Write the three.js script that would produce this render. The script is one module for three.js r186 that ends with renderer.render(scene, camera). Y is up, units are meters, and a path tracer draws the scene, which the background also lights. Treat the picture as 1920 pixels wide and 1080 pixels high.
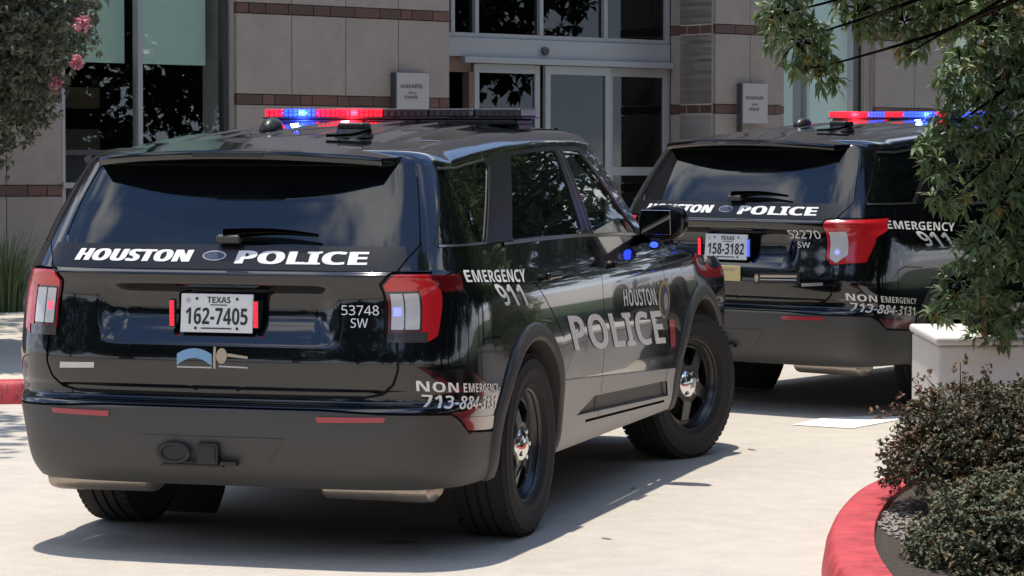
import * as THREE from 'three';
import { mergeGeometries, toCreasedNormals } from 'three/addons/utils/BufferGeometryUtils.js';
import { RoundedBoxGeometry } from 'three/addons/geometries/RoundedBoxGeometry.js';
import { FontLoader } from 'three/addons/loaders/FontLoader.js';
import { ImprovedNoise } from 'three/addons/math/ImprovedNoise.js';

// ---------- camera, sky, sun, exposure ----------
const scene = new THREE.Scene();
const camera = new THREE.PerspectiveCamera(11.0, 16 / 9, 0.1, 900);
camera.position.set(0, 1.743, 0);
camera.rotation.set(-0.05664, 0, 0);
scene.add(camera);
const renderer = new THREE.WebGLRenderer({ antialias: true });
renderer.toneMapping = THREE.LinearToneMapping;
renderer.toneMappingExposure = 1.14;
renderer.shadowMap.enabled = true;
const noise = new ImprovedNoise();
function fbm(x, y, z, o = 4) { let a = 0, f = 1, g = .5; for (let i = 0; i < o; i++) { a += g * noise.noise(x * f, y * f, z * f); f *= 2.03; g *= .5; } return a; }
const SUN = new THREE.Vector3(-.085, 1, -.10).normalize();
function makeSky() { // summer sky: blue deepening to the zenith, scattered fair-weather cloud on a flat layer
  const W = 1024, H = 512, d = new Float32Array(W * H * 4);
  for (let j = 0; j < H; j++) for (let i = 0; i < W; i++) {
    const el = ((j + .5) / H - .5) * Math.PI, az = (i + .5) / W * Math.PI * 2, y = Math.sin(el), c = Math.cos(el);
    const k = 4 * (j * W + i); let r, g, b;
    if (y < 0) { r = .42; g = .41; b = .38; }
    else {
      const h = Math.pow(1 - y, 3);
      r = .17 + .50 * h; g = .32 + .46 * h; b = .68 + .26 * h;
      const dx = Math.cos(az) * c / (y + .12), dz = Math.sin(az) * c / (y + .12);
      const n = fbm(dx * 2.3 + 3.1, 1.7, dz * 2.3 + 8.4, 5) + .02, m = Math.min(1, Math.max(0, (n - .05) / .22)), cl = m * m * (3 - 2 * m);
      const lum = 1.35 + .4 * fbm(dx * 5, 9.2, dz * 5, 3);
      r += (lum - r) * cl; g += (lum * 1.0 - g) * cl; b += (lum * 1.02 - b) * cl;
    }
    d[k] = r * 1.15; d[k + 1] = g * 1.15; d[k + 2] = b * 1.15; d[k + 3] = 1;
  }
  const t = new THREE.DataTexture(d, W, H, THREE.RGBAFormat, THREE.FloatType);
  t.mapping = THREE.EquirectangularReflectionMapping; t.magFilter = t.minFilter = THREE.LinearFilter; t.needsUpdate = true;
  return t;
}
scene.background = makeSky(); scene.environment = scene.background;
scene.backgroundIntensity = 1; scene.environmentIntensity = 1;
const sun = new THREE.DirectionalLight(0xfff6ea, 4.7);
sun.position.set(0, 0, -16).addScaledVector(SUN, 40); sun.target.position.set(0, 0, -16);
sun.castShadow = true; sun.shadow.mapSize.set(4096, 4096); sun.shadow.radius = 1.5;
Object.assign(sun.shadow.camera, { left: -22, right: 22, top: 22, bottom: -22, near: 1, far: 90 });
scene.add(sun, sun.target);

// ---------- helpers ----------
let seed = 7; const rnd = () => { seed = (seed * 1664525 + 1013904223) % 4294967296; return seed / 4294967296; };
const rr = (a, b) => a + (b - a) * rnd();
const taken = {};
function numbered(n) { const k = taken[n] = (taken[n] ?? -1) + 1; return k ? n + '_' + String(k).padStart(3, '0') : n; }
function thing(name, label, category, pos = [0, 0, 0], turn = 0, group) {
  const o = new THREE.Group(); o.name = numbered(name); o.position.set(...pos); o.rotation.y = turn; o.userData = { label, category }; if (group) o.userData.group = group; scene.add(o); return o;
}
function part(name, geo, mat, parent, label) { const m = new THREE.Mesh(geo, mat); m.name = name; if (label) m.userData.label = label; parent.add(m); return m; }
function structure(name, geo, mat) { const m = new THREE.Mesh(geo, mat); m.name = name; m.userData.kind = 'structure'; scene.add(m); return m; }
const std = (r, g, b, rough = .6, o = {}) => { const m = new THREE.MeshStandardMaterial({ roughness: rough, ...o }); m.color.setRGB(r, g, b); return m; };
const phy = (r, g, b, rough = .4, o = {}) => { const m = new THREE.MeshPhysicalMaterial({ roughness: rough, ...o }); m.color.setRGB(r, g, b); return m; };
const glow = (r, g, b, k) => { const m = new THREE.MeshStandardMaterial({ roughness: .4 }); m.color.setRGB(r * .3, g * .3, b * .3); m.emissive.setRGB(r, g, b); m.emissiveIntensity = k; return m; };
function box(x0, x1, y0, y1, z0, z1, rad = 0) {
  const g = rad ? new RoundedBoxGeometry(x1 - x0, y1 - y0, z1 - z0, 2, rad) : new THREE.BoxGeometry(x1 - x0, y1 - y0, z1 - z0);
  g.translate((x0 + x1) / 2, (y0 + y1) / 2, (z0 + z1) / 2); return g;
}
const plain = g => { g = g.index ? g.toNonIndexed() : g; for (const k of Object.keys(g.attributes)) if (!['position', 'normal', 'uv'].includes(k)) g.deleteAttribute(k); return g; };
const merge = gs => mergeGeometries(gs.map(plain));
function canvasTexture(w, h, draw, srgb = true) { const c = document.createElement('canvas'); c.width = w; c.height = h; draw(c.getContext('2d'), w, h); const t = new THREE.CanvasTexture(c); if (srgb) t.colorSpace = THREE.SRGBColorSpace; t.wrapS = t.wrapT = THREE.RepeatWrapping; t.anisotropy = 8; return t; }
function noiseTexture(w, h, fn, srgb = true) { const d = new Uint8Array(w * h * 4); for (let j = 0; j < h; j++) for (let i = 0; i < w; i++) { const c = fn(i / w, j / h, i, j), k = 4 * (j * w + i); d[k] = c[0]; d[k + 1] = c[1]; d[k + 2] = c[2]; d[k + 3] = 255; } const t = new THREE.DataTexture(d, w, h, THREE.RGBAFormat); t.magFilter = THREE.LinearFilter; t.minFilter = THREE.LinearMipmapLinearFilter; t.generateMipmaps = true; t.wrapS = t.wrapT = THREE.RepeatWrapping; if (srgb) t.colorSpace = THREE.SRGBColorSpace; t.needsUpdate = true; return t; }
function taperTube(pts, r0, r1, sides = 7, seg = 10) { // limb along a smooth curve
  const c = new THREE.CatmullRomCurve3(pts.map(p => new THREE.Vector3(...p))), fr = c.computeFrenetFrames(seg, false), pos = [], nor = [], idx = [];
  for (let i = 0; i <= seg; i++) { const t = i / seg, p = c.getPointAt(t), r = r0 + (r1 - r0) * Math.pow(t, .8);
    for (let j = 0; j <= sides; j++) { const a = j / sides * Math.PI * 2, n = fr.normals[i].clone().multiplyScalar(Math.cos(a)).addScaledVector(fr.binormals[i], Math.sin(a)); pos.push(p.x + n.x * r, p.y + n.y * r, p.z + n.z * r); nor.push(n.x, n.y, n.z); } }
  for (let i = 0; i < seg; i++) for (let j = 0; j < sides; j++) { const a = i * (sides + 1) + j, b = a + sides + 1; idx.push(a, b, a + 1, b, b + 1, a + 1); }
  const g = new THREE.BufferGeometry(); g.setAttribute('position', new THREE.Float32BufferAttribute(pos, 3)); g.setAttribute('normal', new THREE.Float32BufferAttribute(nor, 3)); g.setAttribute('uv', new THREE.Float32BufferAttribute(new Float32Array(pos.length / 3 * 2), 2)); g.setIndex(idx); return g;
}
function gridGeo(nu, nv, f) { // surface from f(u, v) -> [x, y, z]
  const g = new THREE.PlaneGeometry(1, 1, nu, nv), p = g.attributes.position;
  for (let j = 0; j <= nv; j++) for (let i = 0; i <= nu; i++) p.setXYZ(j * (nu + 1) + i, ...f(i / nu, j / nv));
  g.computeVertexNormals(); return g;
}
const font = await new FontLoader().loadAsync('fonts/droid/droid_sans_bold.typeface.json');
const fontR = await new FontLoader().loadAsync('fonts/droid/droid_sans_regular.typeface.json');

// ---------- ground ----------
const concreteMap = noiseTexture(1024, 1024, (u, v) => { const a = fbm(u * 6, v * 6, .3, 5), b = fbm(u * 60, v * 60, 4.1, 3), c = rnd() - .5, st = Math.max(0, fbm(u * 14 + 5, v * 3, 7.7, 4) - .22) * 60; const k = 204 + a * 14 + b * 14 + c * 12 - st * .6; return [k, k * .975, k * .93]; });
concreteMap.repeat.set(.11, .11);
const concreteBump = noiseTexture(512, 512, (u, v) => { const k = 128 + 90 * fbm(u * 50, v * 50, 1.1, 3) + (rnd() - .5) * 50; return [k, k, k]; }, false); concreteBump.repeat.set(.9, .9);
function flat(pts, y, holes) { const sh = new THREE.Shape(pts.map(p => new THREE.Vector2(p[0], -p[1]))); const g = new THREE.ShapeGeometry(sh, 8); g.rotateX(-Math.PI / 2); g.translate(0, y, 0); const p = g.attributes.position, uv = g.attributes.uv; for (let i = 0; i < p.count; i++) uv.setXY(i, p.getX(i), p.getZ(i)); return g; }
const concrete = std(.72, .70, .67, .85, { map: concreteMap, bumpMap: concreteBump, bumpScale: .002 });
structure('driveway', flat([[-400, -400], [400, -400], [400, 400], [-400, 400]], 0), concrete);
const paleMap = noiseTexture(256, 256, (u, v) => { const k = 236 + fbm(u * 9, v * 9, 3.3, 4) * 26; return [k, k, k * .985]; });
const stainMat = std(.20, .19, .17, .9);
// paler flat patch on the concrete beyond the near car
structure('pale_patch', flat([[1.592, -16.94], [1.805, -17.33], [2.205, -17.49], [2.49, -17.64], [2.22, -17.2], [1.91, -16.74]], .004), std(.90, .89, .87, .8, { map: paleMap }));
structure('oil_stain', (() => { const sh = []; for (let i = 0; i < 18; i++) { const a = i / 18 * 6.283; sh.push([-.47 + .085 * Math.cos(a) * (1 + .2 * Math.sin(3 * a)), -12.22 + .05 * Math.sin(a)]); } return flat(sh, .004); })(), stainMat);
for (let i = 0; i < 9; i++) { const x = rr(-.2, 1.6), z = -rr(12.3, 16.2), l = rr(.015, .05), a = rr(0, 3); const pts = []; for (let k = 0; k < 8; k++) { const b = k / 8 * 6.283; pts.push([x + l * Math.cos(b) * Math.cos(a) - l * .3 * Math.sin(b) * Math.sin(a), z + l * Math.cos(b) * Math.sin(a) + l * .3 * Math.sin(b) * Math.cos(a)]); } structure(numbered('ground_stain'), flat(pts, .004), stainMat); }
// sidewalk with its red kerb on the left
const redMap = noiseTexture(512, 512, (u, v) => { const w = Math.max(0, fbm(u * 16, v * 60, 2.9, 4) - .14) * 3.2, s = fbm(u * 8, v * 8, 6.6, 4), m = Math.min(1, w), d = Math.max(0, fbm(u * 9 + 3, v * 30, 9.1, 3) - .12) * 180, r = 196 + s * 50 - d; return [r * (1 - m) + 178 * m, (66 + s * 30 - d * .3) * (1 - m) + 140 * m, (72 + s * 30 - d * .3) * (1 - m) + 132 * m]; });
redMap.repeat.set(1.4, 1.4);
const redPaint = std(.80, .74, .74, .62, { map: redMap });
function kerb(name, label, path, h = .14, w = .17, inner = 1) { // rounded kerb swept along a plan curve [x, z]
  const c = new THREE.CatmullRomCurve3(path.map(p => new THREE.Vector3(p[0], 0, p[1]))), N = 90, prof = [[0, 0], [.012, h * .55], [.024, h - .03], [.034, h - .010], [.055, h], [w, h], [w + .004, h - .01], [w + .004, -.02]];
  const pts = c.getSpacedPoints(N), L = c.getLength(); let acc = 0; const arcs = [0]; for (let i = 1; i < prof.length; i++) arcs.push(acc += Math.hypot(prof[i][0] - prof[i - 1][0], prof[i][1] - prof[i - 1][1]));
  const g = gridGeo(prof.length - 1, N, (u, v) => { const i = Math.round(v * N), j = Math.round(u * (prof.length - 1)), t = c.getTangentAt(i / N), n = [-t.z * inner, t.x * inner], wob = .004 * fbm(i * .31, j * 2.1, 4.4, 2); return [pts[i].x + n[0] * prof[j][0], prof[j][1] + wob, pts[i].z + n[1] * prof[j][0]]; });
  const uv = g.attributes.uv; for (let i = 0; i <= N; i++) for (let j = 0; j < prof.length; j++) uv.setXY(i * prof.length + j, arcs[j], i / N * L);
  const t = thing(name, label, 'kerb'); part('painted_stone', g, redPaint, t); return t;
}
kerb('red_kerb', 'red painted kerb along the shaded sidewalk left of the near police car', [[-14, -17.2], [-8, -17.7], [-4.4, -18.05], [-2.6, -18.3], [-1.7, -18.8], [-1.3, -19.8], [-1.2, -21.5], [-1.0, -25]], .14, .17, -1);
structure('sidewalk', flat([[-14, -17.37], [-8, -17.87], [-4.4, -18.22], [-2.7, -18.46], [-1.95, -18.95], [-1.5, -19.8], [-1.38, -21.5], [-1.2, -26], [-.2, -31], [-12, -31], [-22, -20]], .135), std(.80, .77, .70, .85, { map: concreteMap, bumpMap: concreteBump, bumpScale: .002 }));
kerb('red_kerb', 'curved red painted kerb around the planting bed at lower right', [[5, -14.9], [3.4, -14.75], [2.6, -14.55], [1.98, -14.12], [1.58, -13.3], [1.34, -12.4], [1.21, -11.6], [1.15, -10.8], [1.2, -9], [1.5, -7]], .13, .20, -1);
const soilMap = noiseTexture(256, 256, (u, v) => { const s = rnd(), k = 62 + 40 * fbm(u * 20, v * 20, 5, 3) + (s > .9 ? 70 : 0) * rnd(); return [k * 1.15, k, k * .85]; }); soilMap.repeat.set(2, 2);
structure('planting_bed', flat([[5, -14.73], [3.4, -14.58], [2.65, -14.38], [2.1, -14.0], [1.74, -13.2], [1.51, -12.35], [1.38, -11.6], [1.32, -10.8], [1.37, -9], [1.7, -7], [5, -7]], .10), std(.6, .6, .6, .95, { map: soilMap, bumpMap: soilMap, bumpScale: .02 }));
const stoneMats = [std(.34, .31, .27, .9), std(.26, .235, .20, .9), std(.24, .21, .18, .9)];
{ const gs = []; for (let i = 0; i < 420; i++) { const g = new THREE.IcosahedronGeometry(rr(.004, .010), 0); g.scale(1, .6, 1.3); g.rotateY(rr(0, 6)); const qa = rr(0, 6.28), qr = Math.sqrt(rnd()); g.translate(1.60 + .12 * qr * Math.cos(qa), .106, -11.9 + .55 * qr * Math.sin(qa)); gs.push(g); } const m = part('gravel', merge(gs), stoneMats[1], scene); m.userData = { label: 'pale gravel between the red kerb and the shrub', category: 'gravel', kind: 'stuff' }; }
const lawnMap = noiseTexture(256, 256, (u, v) => { const k = 150 + 60 * fbm(u * 24, v * 24, 3, 3) + (rnd() - .5) * 60; return [k * .8, k, k * .55]; });
structure('lawn', flat([[5.2, -15], [5.2, -22], [7.2, -34], [60, -60], [80, -4], [5.2, -4]], .03), std(.14, .16, .12, .95, { map: lawnMap }));
// low planter wall in front of the far car
{ const stuccoBump = noiseTexture(256, 256, (u, v) => { const k = 128 + 100 * fbm(u * 40, v * 40, 8, 3); return [k, k, k]; }, false); stuccoBump.repeat.set(3, 3);
  const t = thing('planter_wall', 'low beige stucco planter wall with pale cap at right edge', 'wall', [0, 0, 0]);
  const st = std(.62, .585, .55, .85, { bumpMap: stuccoBump, bumpScale: .003 }), cp = std(.66, .63, .59, .8, { bumpMap: stuccoBump, bumpScale: .003 });
  part('wall_body', merge([box(2.285, 5.2, 0, .525, -16.32, -16.0, .02), box(2.285, 2.6, 0, .525, -17.05, -16.34, .02)]), st, t);
  part('cap', box(2.27, 2.585, .527, .572, -17.06, -15.985, .018), cp, t); part('cap', box(2.59, 5.2, .527, .560, -16.34, -15.99, .018), cp, t); }
structure('planter_soil', flat([[2.55, -16.3], [5.2, -16.3], [5.2, -17.05], [2.55, -17.05]], .45), std(.6, .6, .6, .95, { map: soilMap }));

// ---------- building ----------
const TILT = -.01902, qB = new THREE.Quaternion().setFromEuler(new THREE.Euler(TILT, 0, 0)).multiply(new THREE.Quaternion().setFromEuler(new THREE.Euler(0, .7069, 0)));
const oB = new THREE.Vector3(-2.576, -1.30, -28).applyQuaternion(new THREE.Quaternion().setFromEuler(new THREE.Euler(TILT, 0, 0))).add(camera.position);
function onFacade(o) { o.position.copy(oB); o.quaternion.copy(qB); return o; }
const tileMap = noiseTexture(256, 256, (u, v) => { const k = 208 + 18 * fbm(u * 5, v * 5, 1.3, 4) + 16 * fbm(u * 40, v * 40, 3.2, 2); return [k, k * .97, k * .94]; });
const panelMats = [std(.45, .41, .38, .7, { map: tileMap }), std(.44, .40, .37, .7, { map: tileMap }), std(.46, .42, .39, .7, { map: tileMap })];
const brownMats = [std(.17, .085, .068, .6, { map: tileMap }), std(.145, .075, .060, .6, { map: tileMap }), std(.20, .105, .085, .6, { map: tileMap }), std(.12, .07, .058, .6, { map: tileMap })];
const grout = std(.40, .37, .34, .9), alu = std(.36, .37, .38, .42, { metalness: .35 }), aluDark = std(.05, .05, .055, .4), roomDark = std(.05, .048, .045, .9), shadeGreen = std(.40, .52, .46, .8);
const pane = phy(.96, .99, .97, .0, { transmission: 1, thickness: 0, ior: 1.55 }), paneDark = phy(.30, .33, .32, .0, { transmission: 1, thickness: 0, ior: 1.55 });
const B = thing('building', 'beige stone panelled entrance building with brown tile bands and glass doors', 'building'); onFacade(B);
const COURSE = [.26, 1.115, 1.965, 2.82, 3.67, 4.52, 5.37];   // tops of panels: brown band sits on each
const BAND = .098;
function cladWall(name, t0, t1, z, face = 'front', h1 = 5.6) { // panels and brown tiles on a backing wall; face 'front' or 'side' (side: t is depth, z is t)
  const D = .05, wall = part(name, face === 'front' ? box(t0, t1, -.4, h1 + .3, z - .55, z - D) : box(z + D, z + .4, -.4, h1 + .3, t0, t1), grout, B);
  const put = (n, a, b, y0, y1, m, proud) => { const j = .004, e = .004; const g = face === 'front' ? box(a + j, b - j, y0 + j, y1 - j, z - D + .002, z + proud, e) : box(z - proud, z + D - .002, y0 + j, y1 - j, a + j, b - j, e); const uv = g.attributes.uv, du = rnd(), dv = rnd(); for (let i = 0; i < uv.count; i++) uv.setXY(i, uv.getX(i) * (b - a) * .8 + du, uv.getY(i) * (y1 - y0) * .8 + dv); part(n, g, m, wall); };
  const n = Math.max(1, Math.round((t1 - t0) / .62)), w = (t1 - t0) / n;
  for (let k = 0; k < 5; k++) { const y0 = COURSE[k] + BAND, y1 = COURSE[k + 1];
    for (let i = 0; i < n; i++) put('stone_panel', t0 + i * w, t0 + (i + 1) * w, y0, y1, panelMats[Math.floor(rnd() * 3)], 0);
    let a = t0; while (a < t1 - .01) { let b = a + [.30, .20, .30, .14, .26][Math.floor(rnd() * 5)]; if (b > t1 - .1) b = t1; put('brown_tile', a, b, y1, y1 + BAND, brownMats[Math.floor(rnd() * 4)], .004); a = b; } }
  for (let i = 0; i < n; i++) put('stone_panel', t0 + i * w, t0 + (i + 1) * w, -.3, COURSE[0] + BAND, panelMats[0], 0);
  return wall;
}
cladWall('stone_wall', -4.2, -1.90, 0); cladWall('stone_wall', 0, 2.575, 0); cladWall('stone_wall', 6.25, 7.30, 0); cladWall('stone_wall', -.70, -.05, 6.25, 'side'); cladWall('stone_wall', 8.76, 10.08, 0);
// upper storeys and the far ends, above the frame
part('upper_wall', merge([box(-4.2, 14, 5.9, 11, -.55, -.06), box(-12, -4.2, -.4, 11, -.55, -.05), box(10.9, 18, -.4, 11, -.55, -.05), box(2.575, 6.25, 4.3, 5.9, -.95, -.76), box(-1.9, 0, 4.6, 5.9, -.55, -.12), box(7.3, 8.76, 4.6, 5.9, -.55, -.12), box(10.08, 10.9, 4.6, 5.9, -.55, -.12)]), panelMats[1], B);
part('interior', merge([box(-2.4, 2.3, -.3, -.2, -4, -.56), box(-2.4, 2.3, 4.6, 4.7, -4, -.56), box(-2.4, 2.3, -.3, 4.7, -4.1, -4), box(2.2, 2.3, -.3, 4.7, -4, -.56), box(-2.5, -2.4, -.3, 4.7, -4, -.56), box(2.3, 6.9, -.3, -.1, -6, -.80), box(2.3, 6.9, 4.3, 4.4, -6, -.96), box(2.3, 6.9, -.3, 4.4, -6.1, -6), box(2.3, 2.4, -.3, 4.4, -6, -.8), box(6.8, 6.9, -.3, 4.4, -6, -.8), box(7.0, 11.2, -.3, -.2, -4, -.56), box(7.0, 11.2, 4.6, 4.7, -4, -.56), box(7.0, 11.2, -.3, 4.7, -4.1, -4), box(7.0, 7.1, -.3, 4.7, -4, -.56), box(11.1, 11.2, -.3, 4.7, -4, -.56)]), roomDark, B);
// furniture half seen through the left window
part('interior_cabinet', merge([box(-.95, -.35, -.2, 1.75, -2.2, -1.8), box(-.95, -.35, 1.95, 2.15, -2.2, -1.8), box(-1.75, -1.45, -.2, 2.2, -2.6, -2.3)]), std(.34, .26, .18, .7), B);
function windowUnit(t0, t1, h0, h1, z, muls, glassMat, opt = {}) {
  const w = new THREE.Group(); w.name = 'window'; B.add(w); const f = .045;
  const fr = part('frame', merge([box(t0, t0 + f, h0, h1, z - .06, z + .03), box(t1 - f, t1, h0, h1, z - .06, z + .03), box(t0 + f, t1 - f, h0, h0 + f, z - .055, z + .028), box(t0 + f, t1 - f, h1 - f, h1, z - .055, z + .028)]), opt.frame || alu, w);
  for (const m of muls) part('mullion', box(m - .025, m + .025, h0 + f, h1 - f, z - .05, z + .045, .004), opt.mull || alu, w);
  const xs = [t0 + f, ...muls.flatMap(m => [m - .025, m + .025]), t1 - f]; for (let i = 0; i < xs.length; i += 2) { part('pane', box(xs[i], xs[i + 1], h0 + f, h1 - f, z - .006, z - .003), glassMat, w); if (opt.shade !== undefined) part('roller_shade', box(xs[i] + .06, xs[i + 1] - (i ? .08 : .02), opt.shade, h1 - f, z - .16, z - .155), shadeGreen, w); }
  return w;
}
windowUnit(-1.90, -.02, 1.485, 4.6, -.14, [-1.0], pane, { shade: 2.33, frame: aluDark });
part('sill', box(-1.9, -.02, 1.185, 1.235, -.18, .02, .005), alu, B); part('spandrel', merge([box(-1.9, -.02, 1.237, 1.483, -.20, -.14), box(-1.9, -.02, -.3, 1.183, -.22, -.16)]), phy(.01, .01, .011, .15, { clearcoat: 1 }), B);
part('wall_return', box(-1.90, -1.865, -.3, 4.6, -.13, -.002), alu, B);
windowUnit(7.30, 8.74, 1.485, 4.6, -.14, [7.78], pane, { shade: 1.60, frame: aluDark }); part('spandrel', box(7.30, 8.76, -.3, 1.483, -.22, -.15), panelMats[1], B); part('wall_return', box(8.64, 8.758, 1.49, 4.6, -.108, -.06), panelMats[0], B);
windowUnit(10.09, 10.9, 1.485, 4.6, -.14, [], pane, { shade: 1.60, frame: aluDark }); part('spandrel', box(10.08, 10.9, -.3, 1.483, -.22, -.15), panelMats[1], B);
// entrance: transom lights, header beam, sliding doors, side light
{ const z = -.75; windowUnit(2.575, 6.24, 2.72, 4.3, z, [3.20, 3.52, 4.40, 5.31], paneDark);
  part('header_beam', merge([box(2.575, 6.24, 2.52, 2.715, z - .10, z + .06, .006), box(3.30, 6.24, 2.455, 2.518, z - .08, z + .12, .006)]), alu, B);
  const sens = new THREE.SphereGeometry(.045, 16, 12); sens.scale(1.1, 1, .8); sens.translate(4.42, 2.60, z + .08); part('door_sensor', sens, aluDark, B);
  const door = (a, b, dz, mid, gm) => { const d = new THREE.Group(); d.name = 'sliding_door'; B.add(d); const s = .07; part('frame', merge([box(a, a + s, 0, 2.45, z + dz - .025, z + dz + .025, .004), box(b - s, b, 0, 2.45, z + dz - .025, z + dz + .025, .004), box(a + s, b - s, 2.36, 2.45, z + dz - .022, z + dz + .022), box(a + s, b - s, 0, .20, z + dz - .022, z + dz + .022), ...(mid ? [box(a + s, b - s, mid, mid + .09, z + dz - .022, z + dz + .022)] : [])]), alu, d); part('pane', box(a + s, b - s, .20, 2.36, z + dz - .003, z + dz + .003), gm, d); };
  door(3.48, 4.38, .02, 0, paneDark); door(4.42, 5.34, .06, 0, paneDark); door(5.36, 6.24, .0, 1.30, paneDark);
  part('jamb', merge([box(2.575, 3.12, -.3, 2.518, z - .10, z), box(3.12, 3.46, 2.36, 2.518, z - .05, z + .02), box(3.40, 3.475, -.1, 2.36, z - .05, z + .06)]), std(.16, .10, .075, .7), B);
  part('jamb', box(6.245, 6.25, -.1, 4.3, z - .1, z + .04), alu, B);
  part('door_wall', box(5.43, 6.17, .20, 1.299, z - .012, z - .006), roomDark, B);
  part('lobby_desk', merge([box(4.2, 5.1, -.1, 1.9, -3.6, -3.2), box(5.5, 6.2, -.1, 2.3, -2.6, -2.4)]), std(.26, .16, .11, .7), B); }
// wall plaques
for (const [t0, t1, h0, h1, lab] of [[1.85, 2.255, 1.93, 2.30, 'small grey wall sign left of the entrance doors'], [6.59, 6.97, 1.86, 2.29, 'small grey wall sign right of the entrance doors']]) {
  const g = thing('wall_sign', lab, 'sign', [0, 0, 0], 0, 'grey signs beside the entrance'); onFacade(g);
  part('plate', box(t0, t1, h0, h1, .055, .075, .004), std(.36, .345, .33, .5), g); part('bracket', merge([box(t0 - .022, t0 - .002, h0 - .12, h1, .004, .078), box(t0 + .05, t1 - .05, h0 + .1, h0 + .14, .006, .054)]), aluDark, g);
  const w = t1 - t0, lines = []; for (const [a, b, y, hh] of [[.12, .80, .60, .045], [.36, .58, .45, .025], [.24, .66, .32, .04]]) { let x = a; while (x < b) { const l = rr(.025, .05); lines.push(box(t0 + w * x, t0 + w * (x + l * .8), h0 + (h1 - h0) * y, h0 + (h1 - h0) * (y) + hh * rr(.6, 1), .0752, .0768)); x += l + .012; } } part('print', merge(lines), std(.10, .10, .10, .7), g);
}
// ---------- car body surface: x forward from the rear axle, y up, z to the right, metres ----------
function spline(pts) { // monotone cubic through [x, y] pairs
  const n = pts.length, d = [], m = [];
  for (let i = 0; i < n - 1; i++) d.push((pts[i + 1][1] - pts[i][1]) / (pts[i + 1][0] - pts[i][0]));
  m[0] = d[0]; m[n - 1] = d[n - 2];
  for (let i = 1; i < n - 1; i++) m[i] = d[i - 1] * d[i] <= 0 ? 0 : 2 * d[i - 1] * d[i] / (d[i - 1] + d[i]);
  return x => {
    if (x <= pts[0][0]) return pts[0][1];
    if (x >= pts[n - 1][0]) return pts[n - 1][1];
    let i = 0; while (x > pts[i + 1][0]) i++;
    const h = pts[i + 1][0] - pts[i][0], t = (x - pts[i][0]) / h, t2 = t * t, t3 = t2 * t;
    return (2 * t3 - 3 * t2 + 1) * pts[i][1] + (t3 - 2 * t2 + t) * h * m[i] + (-2 * t3 + 3 * t2) * pts[i + 1][1] + (t3 - t2) * h * m[i + 1];
  };
}
const XR0 = -0.42, XF0 = 3.5;
const halfWidth = spline([[.22, .86], [.30, .925], [.36, .945], [.46, .957], [.54, .968], [.61, .980], [.68, .986], [.74, .987], [.82, .985], [.92, .981], [1.0, .975], [1.055, .965], [1.10, .946], [1.16, .925], [1.25, .895], [1.40, .838], [1.50, .795], [1.56, .765]]);
const rearX = spline([[.22, -.86], [.29, -.99], [.36, -1.06], [.44, -1.095], [.56, -1.118], [.60, -1.12], [.622, -1.105], [.642, -1.06], [.67, -1.058], [.695, -1.072], [.755, -1.088], [.79, -1.092], [.90, -1.076], [1.04, -1.056], [1.062, -1.057], [1.085, -1.066], [1.126, -1.085], [1.134, -1.086], [1.142, -1.078], [1.149, -1.068], [1.17, -1.056], [1.24, -1.012], [1.40, -.902], [1.54, -.795], [1.60, -.75], [1.66, -.68]]);
const frontX = spline([[.22, 3.74], [.3, 3.84], [.5, 3.93], [.8, 3.94], [.95, 3.90], [1.05, 3.82], [1.14, 3.7]]);
const roofTop = spline([[-.9, 1.578], [-.6, 1.605], [-.3, 1.636], [0, 1.66], [.5, 1.688], [1.0, 1.70], [1.4, 1.698], [1.8, 1.676], [2.1, 1.64], [2.4, 1.56], [2.7, 1.4], [3, 1.3]]);
const REFW = .95, REFD = .66, NEXP = 4.2;
// arc length along the rear corner curve, centre of the tail (0) to the start of the side (S1)
const arc = (() => { const N = 3000, a = [[0, 0]]; let px = -REFD, pz = 0, s = 0;
  for (let i = 1; i <= N; i++) { const t = i / N, th = t * t * t * (10 - 15 * t + 6 * t * t) * Math.PI / 2, x = -REFD * Math.pow(Math.max(Math.cos(th), 0), 2 / NEXP), z = REFW * Math.pow(Math.sin(th), 2 / NEXP);
    s += Math.hypot(x - px, z - pz); a.push([s, th]); px = x; pz = z; } return a; })();
const S1 = arc[arc.length - 1][0], S2 = S1 + (XF0 - XR0), S3 = S2 + S1;
function thetaOf(s) { if (s <= 0) return 0; if (s >= S1) return Math.PI / 2; let lo = 0, hi = arc.length - 1; while (hi - lo > 1) { const m = (lo + hi) >> 1; arc[m][0] <= s ? lo = m : hi = m; } const t = (s - arc[lo][0]) / (arc[hi][0] - arc[lo][0]); return arc[lo][1] + t * (arc[hi][1] - arc[lo][1]); }
const VB = 1.10, VS = 1.56, VT = 1.66;
const bump = (a, b, x) => { const t = (x - a) / (b - a); return t <= 0 || t >= 1 ? 0 : Math.pow(Math.sin(Math.PI * t), 2); };
const sstep = (a, b, x) => { const t = Math.min(1, Math.max(0, (x - a) / (b - a))); return t * t * (3 - 2 * t); };
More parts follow.
